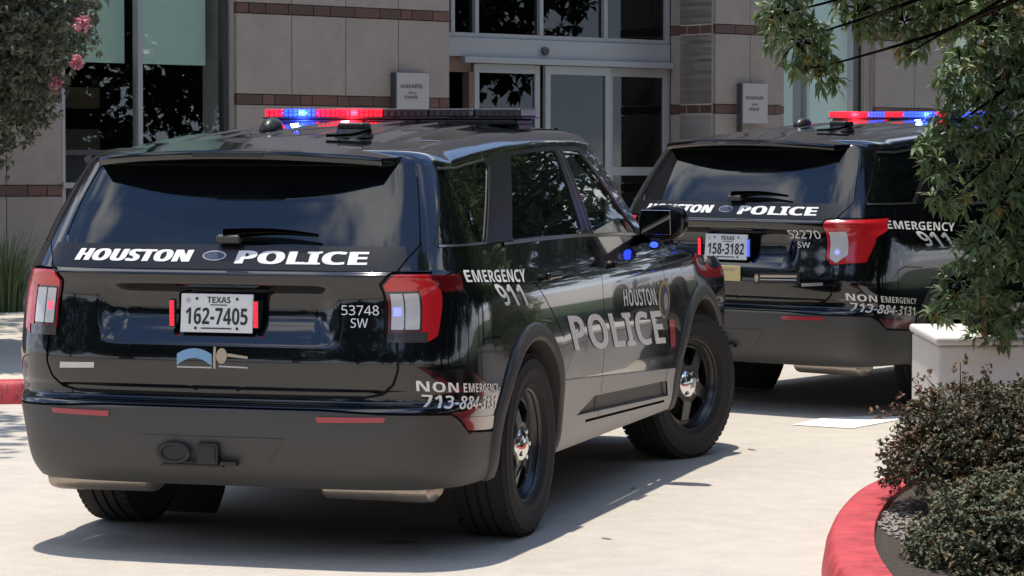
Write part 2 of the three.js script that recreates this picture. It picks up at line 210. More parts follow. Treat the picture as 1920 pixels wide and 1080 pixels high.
function sideZY(x, v) { // section of the side at station x
  const ys = roofTop(x) - .062;
  let y = v, z;
  if (v <= VB) z = halfWidth(v);
  else if (v <= VS) { y = VB + (v - VB) / (VS - VB) * (ys - VB); z = halfWidth(v); }
  else { const t = Math.min(1, (v - VS) / (VT - VS)), z0 = .765, z1 = .724, z2 = .61, y1 = ys + .06; z = (1 - t) * (1 - t) * z0 + 2 * t * (1 - t) * z1 + t * t * z2; y = (1 - t) * (1 - t) * ys + 2 * t * (1 - t) * y1 + t * t * y1; }
  // scooped lower doors between the wheels and a soft waist crease
  const dx = sstep(.45, .8, x) * (1 - sstep(2.3, 2.65, x));
  z -= dx * .004 * bump(.42, .86, v);
  z -= .003 * bump(.40, .74, v) * (1 - sstep(-.3, .3, x));
  z -= .05 * sstep(2.9, 3.4, x) * sstep(.9, 1.1, v);
  return [z, y];
}
function S(s, v) { // -> [x, y, z] on the right half
  if (s >= S1 && s <= S2) { const x = XR0 + s - S1, [z, y] = sideZY(x, v); return [x, y, z]; }
  if (s < S1) {
    const th = thetaOf(s), [w, y] = sideZY(XR0, v), xr = rearX(v);
    const n = v < 1.1 ? NEXP : NEXP;
    let x = XR0 - (XR0 - xr) * Math.pow(Math.max(Math.cos(th), 0), 2 / n), z = w * Math.pow(Math.max(Math.sin(th), 0), 2 / n);
    // number plate recess between the lamps
    x += .05 * (1 - sstep(.40, .52, z)) * bump(.86, 1.10, v) ** .5;
    return [x, y, z];
  }
  const th = thetaOf(S3 - s), [w, y] = sideZY(XF0, v), xf = frontX(v), n = 2.6;
  return [XF0 + (xf - XF0) * Math.pow(Math.max(Math.cos(th), 0), 2 / n), y, w * Math.pow(Math.max(Math.sin(th), 0), 2 / n)];
}
function Sn(s, v) { // outward unit normal
  const e = .004, a = S(Math.max(0, s - e), v), b = S(Math.min(S3, s + e), v), c = S(s, Math.max(.22, v - e)), d = S(s, Math.min(VT, v + e));
  const u = [b[0] - a[0], b[1] - a[1], b[2] - a[2]], w = [d[0] - c[0], d[1] - c[1], d[2] - c[2]];
  let n = [u[1] * w[2] - u[2] * w[1], u[2] * w[0] - u[0] * w[2], u[0] * w[1] - u[1] * w[0]];
  const l = Math.hypot(...n) || 1; n = n.map(q => q / l);
  return n;
}
const sOfX = x => S1 + (x - XR0);                       // side station -> s
const sOfZ = z => { let lo = 0, hi = S1; for (let i = 0; i < 40; i++) { const m = (lo + hi) / 2; S(m, .8)[2] < z ? lo = m : hi = m; } return (lo + hi) / 2; };
// ---------- panels cut from the body surface ----------
const area = p => { let a = 0; for (let i = 0; i < p.length; i++) { const [x, y] = p[i], [u, w] = p[(i + 1) % p.length]; a += x * w - u * y; } return a; };
const ccw = p => area(p) < 0 ? p.slice().reverse() : p;
function halfCut(poly, a, b) { // -> [left of a->b, right of it]
  const L = [], R = [], side = q => (b[0] - a[0]) * (q[1] - a[1]) - (b[1] - a[1]) * (q[0] - a[0]);
  for (let i = 0; i < poly.length; i++) { const p = poly[i], q = poly[(i + 1) % poly.length], sp = side(p), sq = side(q);
    if (sp >= 0) L.push(p); if (sp <= 0) R.push(p);
    if ((sp > 0 && sq < 0) || (sp < 0 && sq > 0)) { const t = sp / (sp - sq), m = [p[0] + t * (q[0] - p[0]), p[1] + t * (q[1] - p[1])]; L.push(m); R.push(m); } }
  return [L, R];
}
const okPoly = p => p.length >= 3 && Math.abs(area(p)) > 1e-8;
function split(piece, conv) { // -> [inside | null, outside pieces]
  const out = []; let cur = piece;
  for (let i = 0; i < conv.length && cur; i++) { const [L, R] = halfCut(cur, conv[i], conv[(i + 1) % conv.length]); if (okPoly(R)) out.push(R); cur = okPoly(L) ? L : null; }
  return [cur, out];
}
function roundPoly(p, r, n = 4) { // rounded corners of a convex polygon
  p = ccw(p); const o = [];
  for (let i = 0; i < p.length; i++) { const a = p[(i + p.length - 1) % p.length], b = p[i], c = p[(i + 1) % p.length], la = Math.hypot(a[0] - b[0], a[1] - b[1]), lc = Math.hypot(c[0] - b[0], c[1] - b[1]), ra = Math.min(r, la * .45), rc = Math.min(r, lc * .45);
    const A = [b[0] + (a[0] - b[0]) / la * ra, b[1] + (a[1] - b[1]) / la * ra], C = [b[0] + (c[0] - b[0]) / lc * rc, b[1] + (c[1] - b[1]) / lc * rc];
    for (let k = 0; k <= n; k++) { const t = k / n; o.push([(1 - t) * (1 - t) * A[0] + 2 * t * (1 - t) * b[0] + t * t * C[0], (1 - t) * (1 - t) * A[1] + 2 * t * (1 - t) * b[1] + t * t * C[1]]); } }
  return o;
}
const seam = (pts, w = .007) => pts.slice(1).map((b, i) => { const a = pts[i], l = Math.hypot(b[0] - a[0], b[1] - a[1]), nx = -(b[1] - a[1]) / l * w / 2, ny = (b[0] - a[0]) / l * w / 2; return ccw([[a[0] + nx, a[1] + ny], [b[0] + nx, b[1] + ny], [b[0] - nx, b[1] - ny], [a[0] - nx, a[1] - ny]]); });
const SS = (s, v) => { const p = S(Math.abs(s), v); return s < 0 ? [p[0], p[1], -p[2]] : p; };
const SSn = (s, v) => { const n = Sn(Math.abs(s), v); if (Math.abs(s) < 1e-4) n[2] = 0; return s < 0 ? [n[0], n[1], -n[2]] : n; };
const toWorldAxes = p => [p[2], p[1], -p[0]];            // car axes -> group axes (forward is -z)
class Patch { // triangles on the body surface, offset along its normal
  constructor() { this.p = []; this.n = []; this.u = []; }
  vert(s, v, off, sign) { const q = S(s, v), n = Sn(s, v); if (s < 1e-4) n[2] = 0; const z = sign; this.p.push((q[2] + n[2] * off) * z, q[1] + n[1] * off, -(q[0] + n[0] * off)); this.n.push(n[2] * z, n[1], -n[0]); this.u.push(s, v); }
  poly(pl, off, sign) { for (let i = 1; i < pl.length - 1; i++) { const t = sign > 0 ? [pl[0], pl[i], pl[i + 1]] : [pl[0], pl[i + 1], pl[i]]; for (const q of t) this.vert(q[0], q[1], off, sign); } }
  wall(pl, o0, o1, sign) { // rim round a raised or sunk panel
    for (let i = 0; i < pl.length; i++) { const a = pl[i], b = pl[(i + 1) % pl.length]; if (a[0] < .001 && b[0] < .001) continue; const n = Math.max(1, Math.ceil(Math.hypot(a[0] - b[0], a[1] - b[1]) / .06));
      for (let k = 0; k < n; k++) { const f = t => [a[0] + (b[0] - a[0]) * t, a[1] + (b[1] - a[1]) * t], q = f(k / n), r = f((k + 1) / n), base = this.p.length;
        for (const [w, o] of [[q, o0], [r, o0], [r, o1], [q, o0], [r, o1], [q, o1]]) this.vert(w[0], w[1], o, sign);
        const P = this.p, A = new THREE.Vector3(P[base], P[base + 1], P[base + 2]), B = new THREE.Vector3(P[base + 3], P[base + 4], P[base + 5]), C = new THREE.Vector3(P[base + 6], P[base + 7], P[base + 8]), N = B.sub(A).cross(C.sub(A)).normalize();
        for (let m = 0; m < 6; m++) { this.n[base + 3 * m] = N.x; this.n[base + 3 * m + 1] = N.y; this.n[base + 3 * m + 2] = N.z; } } }
  }
  geo() { const g = new THREE.BufferGeometry(); g.setAttribute('position', new THREE.Float32BufferAttribute(this.p, 3)); g.setAttribute('normal', new THREE.Float32BufferAttribute(this.n, 3)); g.setAttribute('uv', new THREE.Float32BufferAttribute(this.u, 2)); return g; }
}
function carve(regions) { // regions in order of priority -> Map name -> {1: Patch, -1: Patch}
  const us = [], vs = [];
  for (let i = 0; i <= 64; i++) us.push(S1 * i / 64);
  const ns = 76; for (let i = 1; i <= ns; i++) us.push(S1 + (S2 - S1) * i / ns);
  for (let i = 1; i <= 26; i++) us.push(S2 + (S3 - S2) * i / 26);
  for (let v = .22; v < VT - .001; v += .018) vs.push(v); vs.push(VT); for (let v = 1.118; v < 1.158; v += .004) vs.push(v); for (let v = .605; v < .66; v += .007) vs.push(v); vs.sort((p, q) => p - q);
  const out = {}, get = n => out[n] ??= { 1: new Patch(), [-1]: new Patch() };
  for (const r of regions) { r.polys = r.polys.map(ccw); r.bb = r.polys.map(p => [Math.min(...p.map(q => q[0])), Math.max(...p.map(q => q[0])), Math.min(...p.map(q => q[1])), Math.max(...p.map(q => q[1]))]); }
  for (let i = 0; i < us.length - 1; i++) for (let j = 0; j < vs.length - 1; j++) {
    const a = us[i], b = us[i + 1], c = vs[j], d = vs[j + 1];
    let pieces = [[[a, c], [b, c], [b, d], [a, d]]];
    for (const r of regions) { if (!pieces.length) break;
      r.polys.forEach((pl, k) => { const B = r.bb[k]; if (B[0] > b || B[1] < a || B[2] > d || B[3] < c) return; const next = [];
        for (const pc of pieces) { const [ins, outs] = split(pc, pl); if (!ins) { next.push(pc); continue; } next.push(...outs); if (r.name) for (const sg of [1, -1]) get(r.name)[sg].poly(ins, r.off || 0, sg); }
        pieces = next; }); }
    for (const pc of pieces) for (const sg of [1, -1]) get('body')[sg].poly(pc, 0, sg);
  }
  for (const r of regions) if (r.name && r.wall) for (const pl of r.polys) for (const sg of [1, -1]) get(r.wall)[sg].wall(pl, 0, r.off, sg);
  return out;
}
const both = p => merge([p[1].geo(), p[-1].geo()]);
function lettering(text, quad, off = .003, f = font) { // flat cut vinyl laid on the body; quad = top left, top right, bottom right, bottom left in (s, v)
  const g = finer(plain(new THREE.ShapeGeometry(f.generateShapes(text, 1), 4)), .25); g.computeBoundingBox(); const b = g.boundingBox, p = g.attributes.position, n = g.attributes.normal;
  for (let i = 0; i < p.count; i++) { const x = (p.getX(i) - b.min.x) / (b.max.x - b.min.x), y = (p.getY(i) - b.min.y) / (b.max.y - b.min.y), L = (k) => (1 - x) * (1 - y) * quad[3][k] + x * (1 - y) * quad[2][k] + x * y * quad[1][k] + (1 - x) * y * quad[0][k];
    const s = L(0), v = L(1), q = SS(s, v), m = SSn(s, v); p.setXYZ(i, ...toWorldAxes([q[0] + m[0] * off, q[1] + m[1] * off, q[2] + m[2] * off])); n.setXYZ(i, ...toWorldAxes(m)); }
  return g;
}
function finer(g, e) { // split long flat triangles so that letters can bend with the body
  const p = g.attributes.position, out = [], go = (a, b, c, d) => { const l = [Math.hypot(b[0] - a[0], b[1] - a[1]), Math.hypot(c[0] - b[0], c[1] - b[1]), Math.hypot(a[0] - c[0], a[1] - c[1])], m = Math.max(...l); if (m < e || d > 8) { out.push(...a, 0, ...b, 0, ...c, 0); return; } const h = (u, w) => [(u[0] + w[0]) / 2, (u[1] + w[1]) / 2]; if (m === l[0]) { const q = h(a, b); go(a, q, c, d + 1); go(q, b, c, d + 1); } else if (m === l[1]) { const q = h(b, c); go(a, b, q, d + 1); go(a, q, c, d + 1); } else { const q = h(a, c); go(a, b, q, d + 1); go(q, b, c, d + 1); } };
  for (let i = 0; i < p.count; i += 3) go([p.getX(i), p.getY(i)], [p.getX(i + 1), p.getY(i + 1)], [p.getX(i + 2), p.getY(i + 2)], 0);
  const r = new THREE.BufferGeometry(); r.setAttribute('position', new THREE.Float32BufferAttribute(out, 3)); r.setAttribute('normal', new THREE.Float32BufferAttribute(new Float32Array(out.length), 3)); r.setAttribute('uv', new THREE.Float32BufferAttribute(new Float32Array(out.length / 3 * 2), 2)); return r;
}
function mirrored(q) { return [[-q[1][0], q[1][1]], [-q[0][0], q[0][1]], [-q[3][0], q[3][1]], [-q[2][0], q[2][1]]]; } // same words read left to right on the other side
function flatText(text, w, h, depth = 0, f = font) { // words as flat letters w x h centred at 0
  const sh = f.generateShapes(text, 1), g = plain(depth ? new THREE.ExtrudeGeometry(sh, { depth, bevelEnabled: false, curveSegments: 4 }) : new THREE.ShapeGeometry(sh, 4)); g.computeBoundingBox(); const b = g.boundingBox;
  g.translate(-(b.min.x + b.max.x) / 2, -(b.min.y + b.max.y) / 2, 0); g.scale(w / (b.max.x - b.min.x), h / (b.max.y - b.min.y), 1); return g;
}
function surfQuad(q, off, nu = 6, nv = 3) { // small sheet on the body, corners as in lettering()
  return gridGeo(nu, nv, (x, yy) => { const y = 1 - yy, L = k => (1 - x) * (1 - y) * q[3][k] + x * (1 - y) * q[2][k] + x * y * q[1][k] + (1 - x) * y * q[0][k], s = L(0), v = L(1), p = SS(s, v), m = SSn(s, v); return toWorldAxes([p[0] + m[0] * off, p[1] + m[1] * off, p[2] + m[2] * off]); });
}
function surfDisc(s0, v0, rs, rv, off, n = 28) { // oval sheet on the body
  const pos = [], nor = [], idx = [];
  const add = (s, v) => { const p = SS(s, v), m = SSn(s, v); pos.push(...toWorldAxes([p[0] + m[0] * off, p[1] + m[1] * off, p[2] + m[2] * off])); nor.push(...toWorldAxes(m)); };
  add(s0, v0); for (let i = 0; i <= n; i++) { const a = i / n * Math.PI * 2; add(s0 + rs * Math.cos(a), v0 + rv * Math.sin(a)); } for (let i = 1; i <= n; i++) idx.push(0, i, i + 1);
  const g = new THREE.BufferGeometry(); g.setAttribute('position', new THREE.Float32BufferAttribute(pos, 3)); g.setAttribute('normal', new THREE.Float32BufferAttribute(nor, 3)); g.setAttribute('uv', new THREE.Float32BufferAttribute(new Float32Array(pos.length / 3 * 2), 2)); g.setIndex(idx); return g;
}

// ---------- car materials ----------
const dust = noiseTexture(256, 256, (u, v) => { const a = 128 + 60 * fbm(u * 9, v * 9, 2.2, 4); return [a, a, a]; }, false); dust.repeat.set(1, 1);
const M = {
  paint: phy(.003, .0035, .005, .12, { specularIntensity: .6, clearcoat: 1, clearcoatRoughness: .015 }),
  gloss: phy(.005, .005, .006, .12),
  plastic: std(.050, .049, .046, .52), cladding: std(.36, .345, .32, .40), dark: std(.006, .006, .006, .8), trim: std(.012, .012, .012, .4), pillar: phy(.006, .006, .007, .30),
  privacy: phy(.003, .004, .005, .01, { ior: 1.66 }),
  glass: phy(.50, .58, .53, .0, { transmission: 1, thickness: 0, ior: 1.52 }),
  rubber: std(.016, .015, .014, .82), rim: phy(.012, .012, .012, .32, { clearcoat: .4, clearcoatRoughness: .2 }), chrome: std(.78, .77, .74, .14, { metalness: 1 }), satin: std(.42, .41, .39, .35, { metalness: 1 }),
  muffler: std(.42, .36, .30, .38, { metalness: .85 }),
  white: phy(.78, .78, .76, .4), whiteSide: phy(.80, .79, .75, .35), grey: phy(.45, .44, .42, .4), red: phy(.52, .012, .02, .18, { clearcoat: 1, clearcoatRoughness: .03 }), deepRed: phy(.10, .004, .007, .12, { clearcoat: 1, clearcoatRoughness: .02 }), clearLens: phy(.55, .54, .53, .25, { clearcoat: 1, clearcoatRoughness: .03 }), smoke: phy(.05, .05, .05, .2, { clearcoat: 1 }),
  reflector: phy(.36, .025, .04, .25, { clearcoat: .6 }), plate: phy(.72, .73, .70, .42), plateInk: std(.02, .02, .02, .6), yellowPlate: phy(.62, .50, .22, .45), seat: std(.018, .018, .02, .85),
  redGlow: glow(1, .012, .03, 2.0), blueGlow: glow(.03, .07, 1, 2.6), redLens: phy(.30, .01, .02, .15, { clearcoat: 1 }), blueLens: phy(.01, .02, .35, .15, { clearcoat: 1 }), clearBar: phy(.03, .03, .03, .2), softBlue: glow(.25, .28, 1, 1.3), softRed: glow(1, .12, .2, 1.1),
  gold: std(.45, .30, .10, .45), tan: std(.42, .34, .24, .5), navy: std(.03, .07, .16, .5), sky: std(.20, .36, .52, .5), silver: std(.5, .5, .5, .3, { metalness: .8 }), ovalBlue: std(.05, .06, .10, .3),
};
for (const k of ['plastic', 'cladding']) { M[k].bumpMap = dust; M[k].bumpScale = .0006; }

// ---------- shared car geometry, made once ----------
const X = sOfX;
const WHEELBASE = 3.025, HUB = .381, ARCH = .438;
function archHole(x0) { const p = [], c = X(x0); for (let i = 0; i <= 26; i++) { const a = -.12 + (Math.PI + .24) * i / 26; p.push([c + ARCH * Math.cos(a), HUB + .012 + ARCH * Math.sin(a)]); } p.push([c - ARCH * .985, .15], [c + ARCH * .985, .15]); return p; }
const rearGlass = ccw([[0, 1.246], [.735, 1.246], [.765, 1.275], [.795, 1.44], [.80, 1.556], [0, 1.556]]);
const quarterGlass = roundPoly([[.945, 1.25], [1.43, 1.246], [1.81, 1.505], [1.80, 1.532], [1.075, 1.537]], .03);
const rearDoorGlass = roundPoly([[1.80, 1.232], [2.86, 1.208], [2.86, 1.528], [2.17, 1.532]], .035);
const frontDoorGlass = roundPoly([[3.04, 1.204], [3.80, 1.192], [3.255, 1.525], [2.97, 1.528]], .03);
const lampOutline1 = roundPoly([[.682, .90], [.688, 1.10], [.738, 1.136], [.885, 1.136], [.905, 1.08], [.872, .90], [.83, .878], [.72, .878]], .012);
const commonRegions = front => [
  { polys: [archHole(0), archHole(WHEELBASE)] },
  { polys: [ccw([[X(1.50), VT + .01], [X(2.14), 1.14], [S3 + .01, 1.14], [S3 + .01, VT + .01]]), ccw([[X(2.14), 1.141], [X(3.2), 1.03], [S3 + .01, .96], [S3 + .01, 1.141]])] },
  { polys: [ccw([[0, .19], [S3, .19], [S3, .292], [0, .296]])] },
  { name: 'rear_window', polys: [rearGlass], off: -.004, wall: 'trim_back' },
  { name: 'quarter_window', polys: [quarterGlass], off: -.004, wall: 'trim_quarter' },
  { name: 'rear_door_window', polys: [rearDoorGlass], off: -.006, wall: 'trim_rear' },
  { name: 'front_door_window', polys: [frontDoorGlass], off: -.006, wall: 'trim_front' },
  ...[[[[1.445, 1.243], [1.828, 1.510]], .011], [[[.95, 1.243], [1.45, 1.239]], .009], [[[2.955, 1.205], [2.90, 1.528]], .010], [[[3.03, 1.20], [2.958, 1.528]], .008], [[[1.085, 1.543], [1.81, 1.538]], .007]].map(([p, w], i) => ({ name: 'bright' + i, polys: seam(p, w), off: .004 })),
  { name: 'pillar_trim', polys: [ccw([[.925, 1.246], [3.84, 1.186], [3.27, 1.54], [1.065, 1.545]])], off: .001 },
];
const tailRegions = [
  { name: 'side_marker', polys: [ccw([[1.02, .578], [1.335, .553], [1.335, .503], [1.075, .524]])], off: .004, wall: 'side_marker' },
  { name: 'gap', polys: [...seam([[0, .614], [.444, .614], [.66, .604], [.95, .598], [1.01, .566], [1.074, .515], [1.36, .492], [1.46, .487]], .009), // bumper top
    ...seam([[.58, .661], [.655, .675], [.70, .715], [.720, .77], [.722, .81], [.716, .876]], .010), ...seam([[0, .658], [.58, .661]], .014),               // tailgate
    ...seam([[.745, 1.14], [.80, 1.20], [.86, 1.25], [.905, 1.56]], .006),                                                  // hatch side
    ...seam([[1.40, 1.236], [1.60, 1.232], [1.78, 1.226]], .006), ...seam([[1.78, 1.226], [1.92, 1.06], [2.12, .93], [2.30, .80]], .007), // rear door
    ...seam([[1.78, 1.226], [2.13, 1.56]], .006), ...seam([[2.92, 1.56], [2.96, 1.20], [2.97, .62], [2.95, .40]], .007),
    ...seam([[4.05, 1.15], [4.10, 1.0], [4.22, .62], [4.20, .44]], .007),
    ...seam([[1.14, .70], [1.14, .855], [1.20, .875], [1.40, .865]], .005)], off: -.010 },
  { name: 'rocker_vent', polys: [ccw([[2.58, .435], [2.86, .498], [4.22, .452], [4.28, .372]])], off: -.014, wall: 'rocker_panel' },
  { name: 'gap', polys: seam([[2.74, .395], [4.22, .352]], .012), off: -.012 },
  { name: 'rocker_panel', polys: [ccw([[2.30, .615], [4.40, .50], [4.46, .298], [2.26, .298]])], off: .008, wall: 'rocker_panel' },
  { name: 'rear_bumper', polys: [ccw([[0, .614], [.444, .614], [.444, .20], [0, .20]]), ccw([[.444, .614], [.66, .604], [.95, .598], [.95, .20], [.444, .20]]), ccw([[.95, .598], [1.01, .566], [1.074, .515], [1.074, .20], [.95, .20]]), ccw([[1.074, .515], [1.36, .492], [1.60, .48], [1.60, .20], [1.074, .20]])], off: .003 },
  { name: 'belt_strip', polys: seam([[1.66, 1.222], [2.60, 1.205], [3.30, 1.192], [3.86, 1.182]], .014), off: .007 },
  { name: 'tailgate_band', polys: [ccw([[0, 1.152], [.765, 1.152], [.80, 1.20], [.795, 1.245], [0, 1.245]])], off: .002 },
  { name: 'tailgate', polys: [ccw([[0, .658], [.58, .661], [.655, .675], [.70, .715], [.720, .77], [.722, .81], [.716, .878], [.688, 1.0], [.688, 1.10], [.745, 1.14], [0, 1.142]])], off: 0 },
  { name: 'rear_door', polys: [ccw([[1.78, 1.226], [1.92, 1.06], [2.12, .93], [2.30, .80], [2.30, .56], [2.95, .42], [2.96, 1.20]])], off: 0 },
  { name: 'front_door', polys: [ccw([[2.97, 1.20], [2.97, .62], [2.95, .42], [4.20, .42], [4.22, .62], [4.10, 1.0], [4.05, 1.15]])], off: 0 },
];
const lampsNew = [
  { name: 'lamp_clear', polys: [roundPoly([[.694, .926], [.741, .926], [.745, 1.068], [.698, 1.068]], .006), roundPoly([[.746, .926], [.800, .926], [.806, 1.068], [.750, 1.068]], .006)], off: .009, wall: 'lamp_smoke' },
  { name: 'lamp_smoke', polys: [ccw([[.68, .878], [.83, .876], [.835, .917], [.68, .917]])], off: .005 },
  { name: 'lamp_frame', polys: [ccw([[.684, .918], [.808, .918], [.815, 1.078], [.690, 1.078]])], off: .004 },
  { name: 'lamp_red', polys: [lampOutline1], off: .008, wall: 'lamp_red' },
  { name: 'lamp_side', polys: [roundPoly([[.885, 1.136], [1.07, 1.134], [1.03, 1.072], [.92, 1.068], [.905, 1.08]], .012)], off: .004 },
  { name: 'gap', polys: seam([[.672, .89], [.676, 1.10], [.73, 1.145], [.90, 1.145]], .01), off: -.01 },
];
const lampsOld = [
  { name: 'lamp_clear', polys: [roundPoly([[.692, .93], [.73, .902], [.795, .95], [.800, 1.088], [.700, 1.088]], .01)], off: .010, wall: 'lamp_smoke' },
  { name: 'lamp_red', polys: [ccw([[.672, .94], [.70, .893], [.90, .908], [.90, 1.152], [.705, 1.148], [.682, 1.12]]), ccw([[.90, 1.152], [1.115, 1.160], [1.082, 1.092], [.972, 1.052], [.90, 1.045]]), ccw([[.90, 1.045], [.972, 1.052], [.90, .908]])], off: .006 },
  { name: 'gap', polys: seam([[.668, .93], [.678, 1.13], [.70, 1.156], [.90, 1.160], [1.12, 1.168]], .008), off: -.01 },
];
const carved = { new: carve([...commonRegions(), ...lampsNew, ...tailRegions]), old: carve([...commonRegions(), ...lampsOld, ...tailRegions]) };

// roof skin, windscreen, bonnet, spoiler
const crown = (z, h = .61) => .034 * (1 - (z / h) ** 2);
const roofGeo = gridGeo(140, 30, (u, w) => { const z = (u - .5) * 1.232, x = -.72 + w * (2.24 + .05 * (1 - (2 * u - 1) ** 2)); const ribs = [.13, .30, .46].reduce((a, c) => a + .006 * Math.exp(-(((Math.abs(z) - c) / .016) ** 2)), 0) * sstep(-.45, -.30, x) * (1 - sstep(1.15, 1.3, x)); return toWorldAxes([x, roofTop(x) - .0025 + crown(z) + ribs, z]); });
const screenGeo = gridGeo(20, 8, (u, w) => { const k = 2 * u - 1, xt = 1.485 + .05 * (1 - k * k), zt = .63 * k, yt = roofTop(xt) - .012 + crown(zt), xb = 2.15 + .34 * (1 - k * k), zb = .90 * k, yb = 1.14 - .01 * k * k; return toWorldAxes([xt + (xb - xt) * w, yt + (yb - yt) * w + .05 * w * (1 - w), zt + (zb - zt) * w]); });
const hoodEdge = t => { const s = X(2.14) + t * (S3 - X(2.14)), v = s < X(3.2) ? 1.141 - .111 * (s - X(2.14)) / 1.06 : 1.03 - .07 * (s - X(3.2)) / (S3 - X(3.2)); return S(s, v); };
const hoodGeo = gridGeo(20, 26, (u, w) => { const e = hoodEdge(w), k = 2 * u - 1; return toWorldAxes([e[0] + .05 * (1 - k * k) * (1 - w), e[1] + .045 * (1 - k * k), e[2] * k]); });
const spoilW = x => .66 - .055 * Math.pow(Math.max(0, (-.62 - x) / .315), 2.2);
const spoilerTop = (x, z) => roofTop(x) + .006 + crown(z, .66) - .014 * Math.pow(Math.abs(z) / .66, 6);
const spoilerGeo = (() => { const x0 = -.42, x1 = -.935, bow = z => .13 * Math.abs(z / .64) ** 2.6; // thin wing over the glass
  const top = gridGeo(28, 10, (u, w) => { const b = x0 + (x1 - x0) * w, k = 2 * u - 1, z = spoilW(b) * k, x = b + bow(z) * w; return toWorldAxes([x, spoilerTop(x, z), z]); });
  const bot = gridGeo(28, 10, (u, w) => { const b = x0 + (x1 - x0) * w, k = 1 - 2 * u, z = spoilW(b) * k, x = b + bow(z) * w + .004 * w; return toWorldAxes([x, spoilerTop(x, z) - .012 - .034 * Math.sqrt(1 - w * w * .55), z]); });
  const lip = gridGeo(28, 3, (u, w) => { const k = 2 * u - 1, z = spoilW(x1) * k, x = x1 + bow(z); const y0 = spoilerTop(x, z), y1 = spoilerTop(x, z) - .012 - .034 * Math.sqrt(.45); return toWorldAxes([x - .008 * Math.sin(Math.PI * w) + .004 * w, y0 + (y1 - y0) * w, z]); });
  const sides = [-1, 1].map(k => gridGeo(10, 2, (u, w) => { const b = x0 + (x1 - x0) * u, z = spoilW(b) * k, x = b + bow(z) * u; const y0 = spoilerTop(x, z), y1 = y0 - .012 - .034 * Math.sqrt(1 - u * u * .55); return toWorldAxes([x, y0 + (y1 - y0) * w, z + k * .006 * Math.sin(Math.PI * w)]); }));
  return merge([top, bot, lip, ...sides]); })();

// wheels: axle along local x, outer face towards +x
function lathe(pts, n = 56) { const g = new THREE.LatheGeometry(pts.map(p => new THREE.Vector2(p[0], p[1])), n); g.rotateZ(-Math.PI / 2); return g; }
const tyreGeo = toCreasedNormals(lathe([[.232, -.10], [.242, -.112], [.285, -.126], [.325, -.128], [.352, -.123], [.368, -.112], [.377, -.098], [.3805, -.085], [.381, -.062], [.372, -.060], [.372, -.052], [.381, -.050], [.381, -.016], [.372, -.014], [.372, -.004], [.381, -.002], [.381, .030], [.372, .032], [.372, .040], [.381, .042], [.381, .062], [.3805, .085], [.377, .098], [.368, .112], [.361, .1165], [.359, .1235], [.352, .1235], [.325, .128], [.318, .1305], [.312, .128], [.285, .126], [.262, .120], [.256, .1225], [.250, .118], [.242, .112], [.232, .10]], 72), .7);
const treadGeo = (() => { const a = []; for (let i = 0; i < 64; i++) for (const sx of [-1, 1]) { const g = new THREE.BoxGeometry(.034, .006, .026); g.translate(sx * .094, .3775, 0); g.rotateX((i + (sx > 0 ? .5 : 0)) / 64 * Math.PI * 2); a.push(g); } return merge(a); })();
const rimGeo = (() => { const barrel = lathe([[.205, -.10], [.205, .02], [.212, .050], [.222, .072], [.232, .083], [.236, .090], [.238, .098], [.234, .103], [.229, .098], [.225, .088]]);
  const sh = new THREE.Shape(); sh.absarc(0, 0, .218, 0, Math.PI * 2);
  for (let i = 0; i < 5; i++) { const c = i / 5 * Math.PI * 2 + .3, h = new THREE.Path(), P = (r, a) => [r * Math.cos(c + a), r * Math.sin(c + a)]; h.moveTo(...P(.100, -.30)); h.quadraticCurveTo(...P(.092, 0), ...P(.100, .30)); h.lineTo(...P(.172, .46)); h.quadraticCurveTo(...P(.196, .50), ...P(.198, .39)); h.quadraticCurveTo(...P(.205, 0), ...P(.198, -.39)); h.quadraticCurveTo(...P(.196, -.50), ...P(.172, -.46)); h.lineTo(...P(.100, -.30)); sh.holes.push(h); }
  const f = new THREE.ExtrudeGeometry(sh, { depth: .014, bevelEnabled: true, bevelThickness: .007, bevelSize: .005, bevelSegments: 2, curveSegments: 10 }), p = f.attributes.position;
  for (let i = 0; i < p.count; i++) { const r = Math.hypot(p.getX(i), p.getY(i)); p.setZ(i, p.getZ(i) + .034 + .030 * sstep(.17, .075, r) * 1 + .012 * bump(.1, .24, r)); }
  f.computeVertexNormals(); f.rotateY(Math.PI / 2); const ridge = lathe([[.215, .045], [.207, .052], [.200, .047]]);
  return merge([barrel, f, ridge]); })();
const drumGeo = lathe([[.0, .0], [.16, .0], [.165, -.02], [.165, -.09], [0, -.09]], 30);
const capGeo = (() => { const a = [lathe([[.078, .058], [.078, .070], [.074, .082], [.060, .092], [.044, .100], [.024, .106], [0, .107]], 30)]; for (let i = 0; i < 5; i++) { const g = new THREE.CylinderGeometry(.010, .013, .016, 8); g.rotateZ(-Math.PI / 2); g.translate(.092, .056 * Math.cos(i * 1.2566), .056 * Math.sin(i * 1.2566)); a.push(g); } return merge(a); })();
